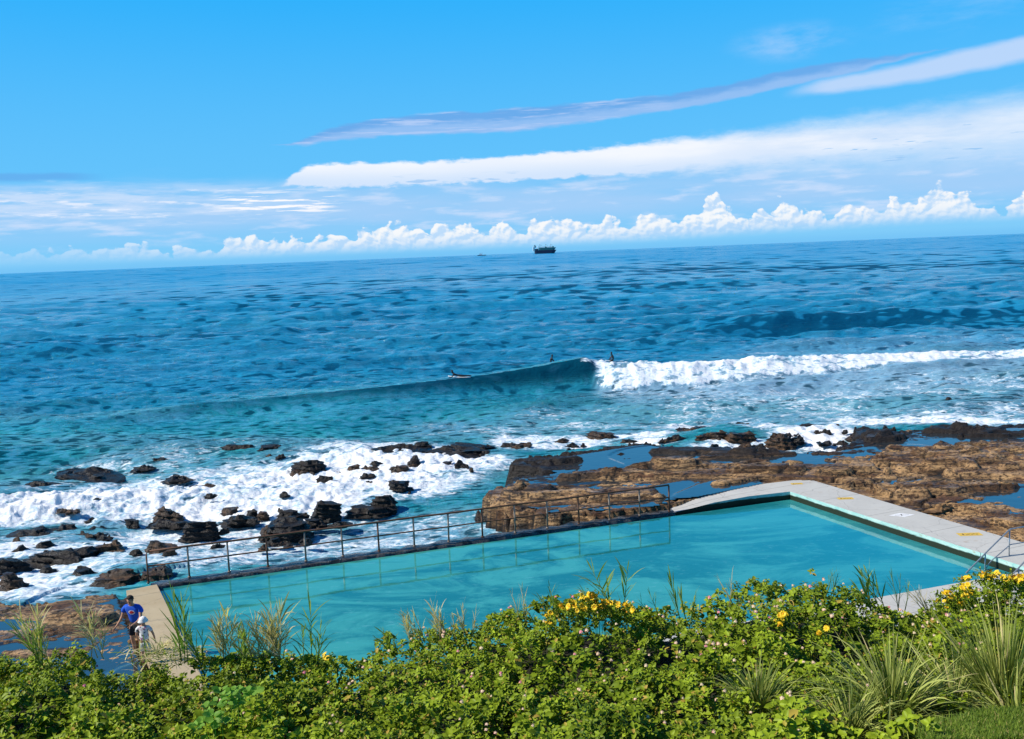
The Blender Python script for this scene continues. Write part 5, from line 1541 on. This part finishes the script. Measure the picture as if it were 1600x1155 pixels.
# broad leaved weed
def weed(px, py, dd, nn, label, spread):
    q = PD(px, py, dd); r_ = thing('broad_leaf_weed', label, 'plant', q, 0, 'light green broad leaved plants')
    B = np.stack([RNG.normal(0, spread, nn), RNG.normal(0, spread * .6, nn), RNG.uniform(0, .12, nn)], 1)
    k_ = 6; Bk = np.repeat(B, k_, 0); m_ = len(Bk); a = RNG.random(m_) * 6.28
    D = np.stack([np.cos(a), np.sin(a), RNG.uniform(.0, .8, m_)], 1); N = np.stack([RNG.normal(-.2, .3, m_), RNG.normal(-.5, .3, m_), np.ones(m_)], 1)
    L = RNG.uniform(.05, .095, m_); v, f = leaves(Bk + D * .015, D, N, L, L * .75, .12, .15)
    link('leaves', mesh_np('leaves', v, f, {'rnd': rep(RNG.random(m_), 7), 'rnd2': rep(RNG.random(m_) * .9, 7)}), WEED, r_)
    v, f, m = blades(B - np.array([0, 0, .3]), np.tile([0, 0, 1.0], (nn, 1)), np.full(nn, .31), np.full(nn, .008), np.zeros(nn), 2)
    link('stems', mesh_np('stems', v, f, {'rnd': rep(np.full(nn, .3), m)}), WEED, r_)
weed(372, 1098, 8.6, 16, 'light green broad leaved weed low in the dark left part of the hedge', .16)
weed(330, 1140, 8.0, 7, 'light green broad leaved weed at the bottom edge of the left part of the hedge', .09)
weed(1575, 1055, 8.4, 2, 'single round light green leaf cluster inside the tallest tussock', .04)
# strip of lawn
nb = 90000; ly = RNG.uniform(6.6, 8.45, nb); lx = ly * RNG.uniform(.28, .66, nb); k_ = RNG.random(nb) < lawnmask(lx, ly); lx, ly = lx[k_], ly[k_]; nb = len(lx)
lz = canopy0(lx, ly) + .0
v, f, m = blades(np.stack([lx, ly, lz], 1), np.stack([RNG.normal(0, .5, nb), RNG.normal(0, .5, nb), np.ones(nb)], 1), RNG.uniform(.03, .075, nb), RNG.uniform(.005, .009, nb), RNG.uniform(.1, .8, nb), 3)
lw_ = link('lawn', mesh_np('lawn', v, f, {'rnd': rep(RNG.random(nb), m), 'rnd2': rep(RNG.random(nb), m)}), LAWN); tag(lw_, kind='stuff')
# scrap of white paper on the lawn edge
q = PD(1511, 1134, 8.15); bm = bmesh.new()
rr = random.Random(8)
vg = [[bm.verts.new((i * .022 - .045, j * .02 - .02, rr.uniform(0, .022))) for j in range(3)] for i in range(5)]
for i in range(4):
    for j in range(2): bm.faces.new((vg[i][j], vg[i + 1][j], vg[i + 1][j + 1], vg[i][j + 1]))
o = bm_obj('paper_scrap', bm, WHT); o.modifiers.new('t', 'SOLIDIFY').thickness = .002; o.location = q + Vector((0, 0, .03)); o.rotation_euler = (.2, 0, .3)
tag(o, 'small crumpled white scrap lying at the edge of the lawn under the tussocks', 'litter')
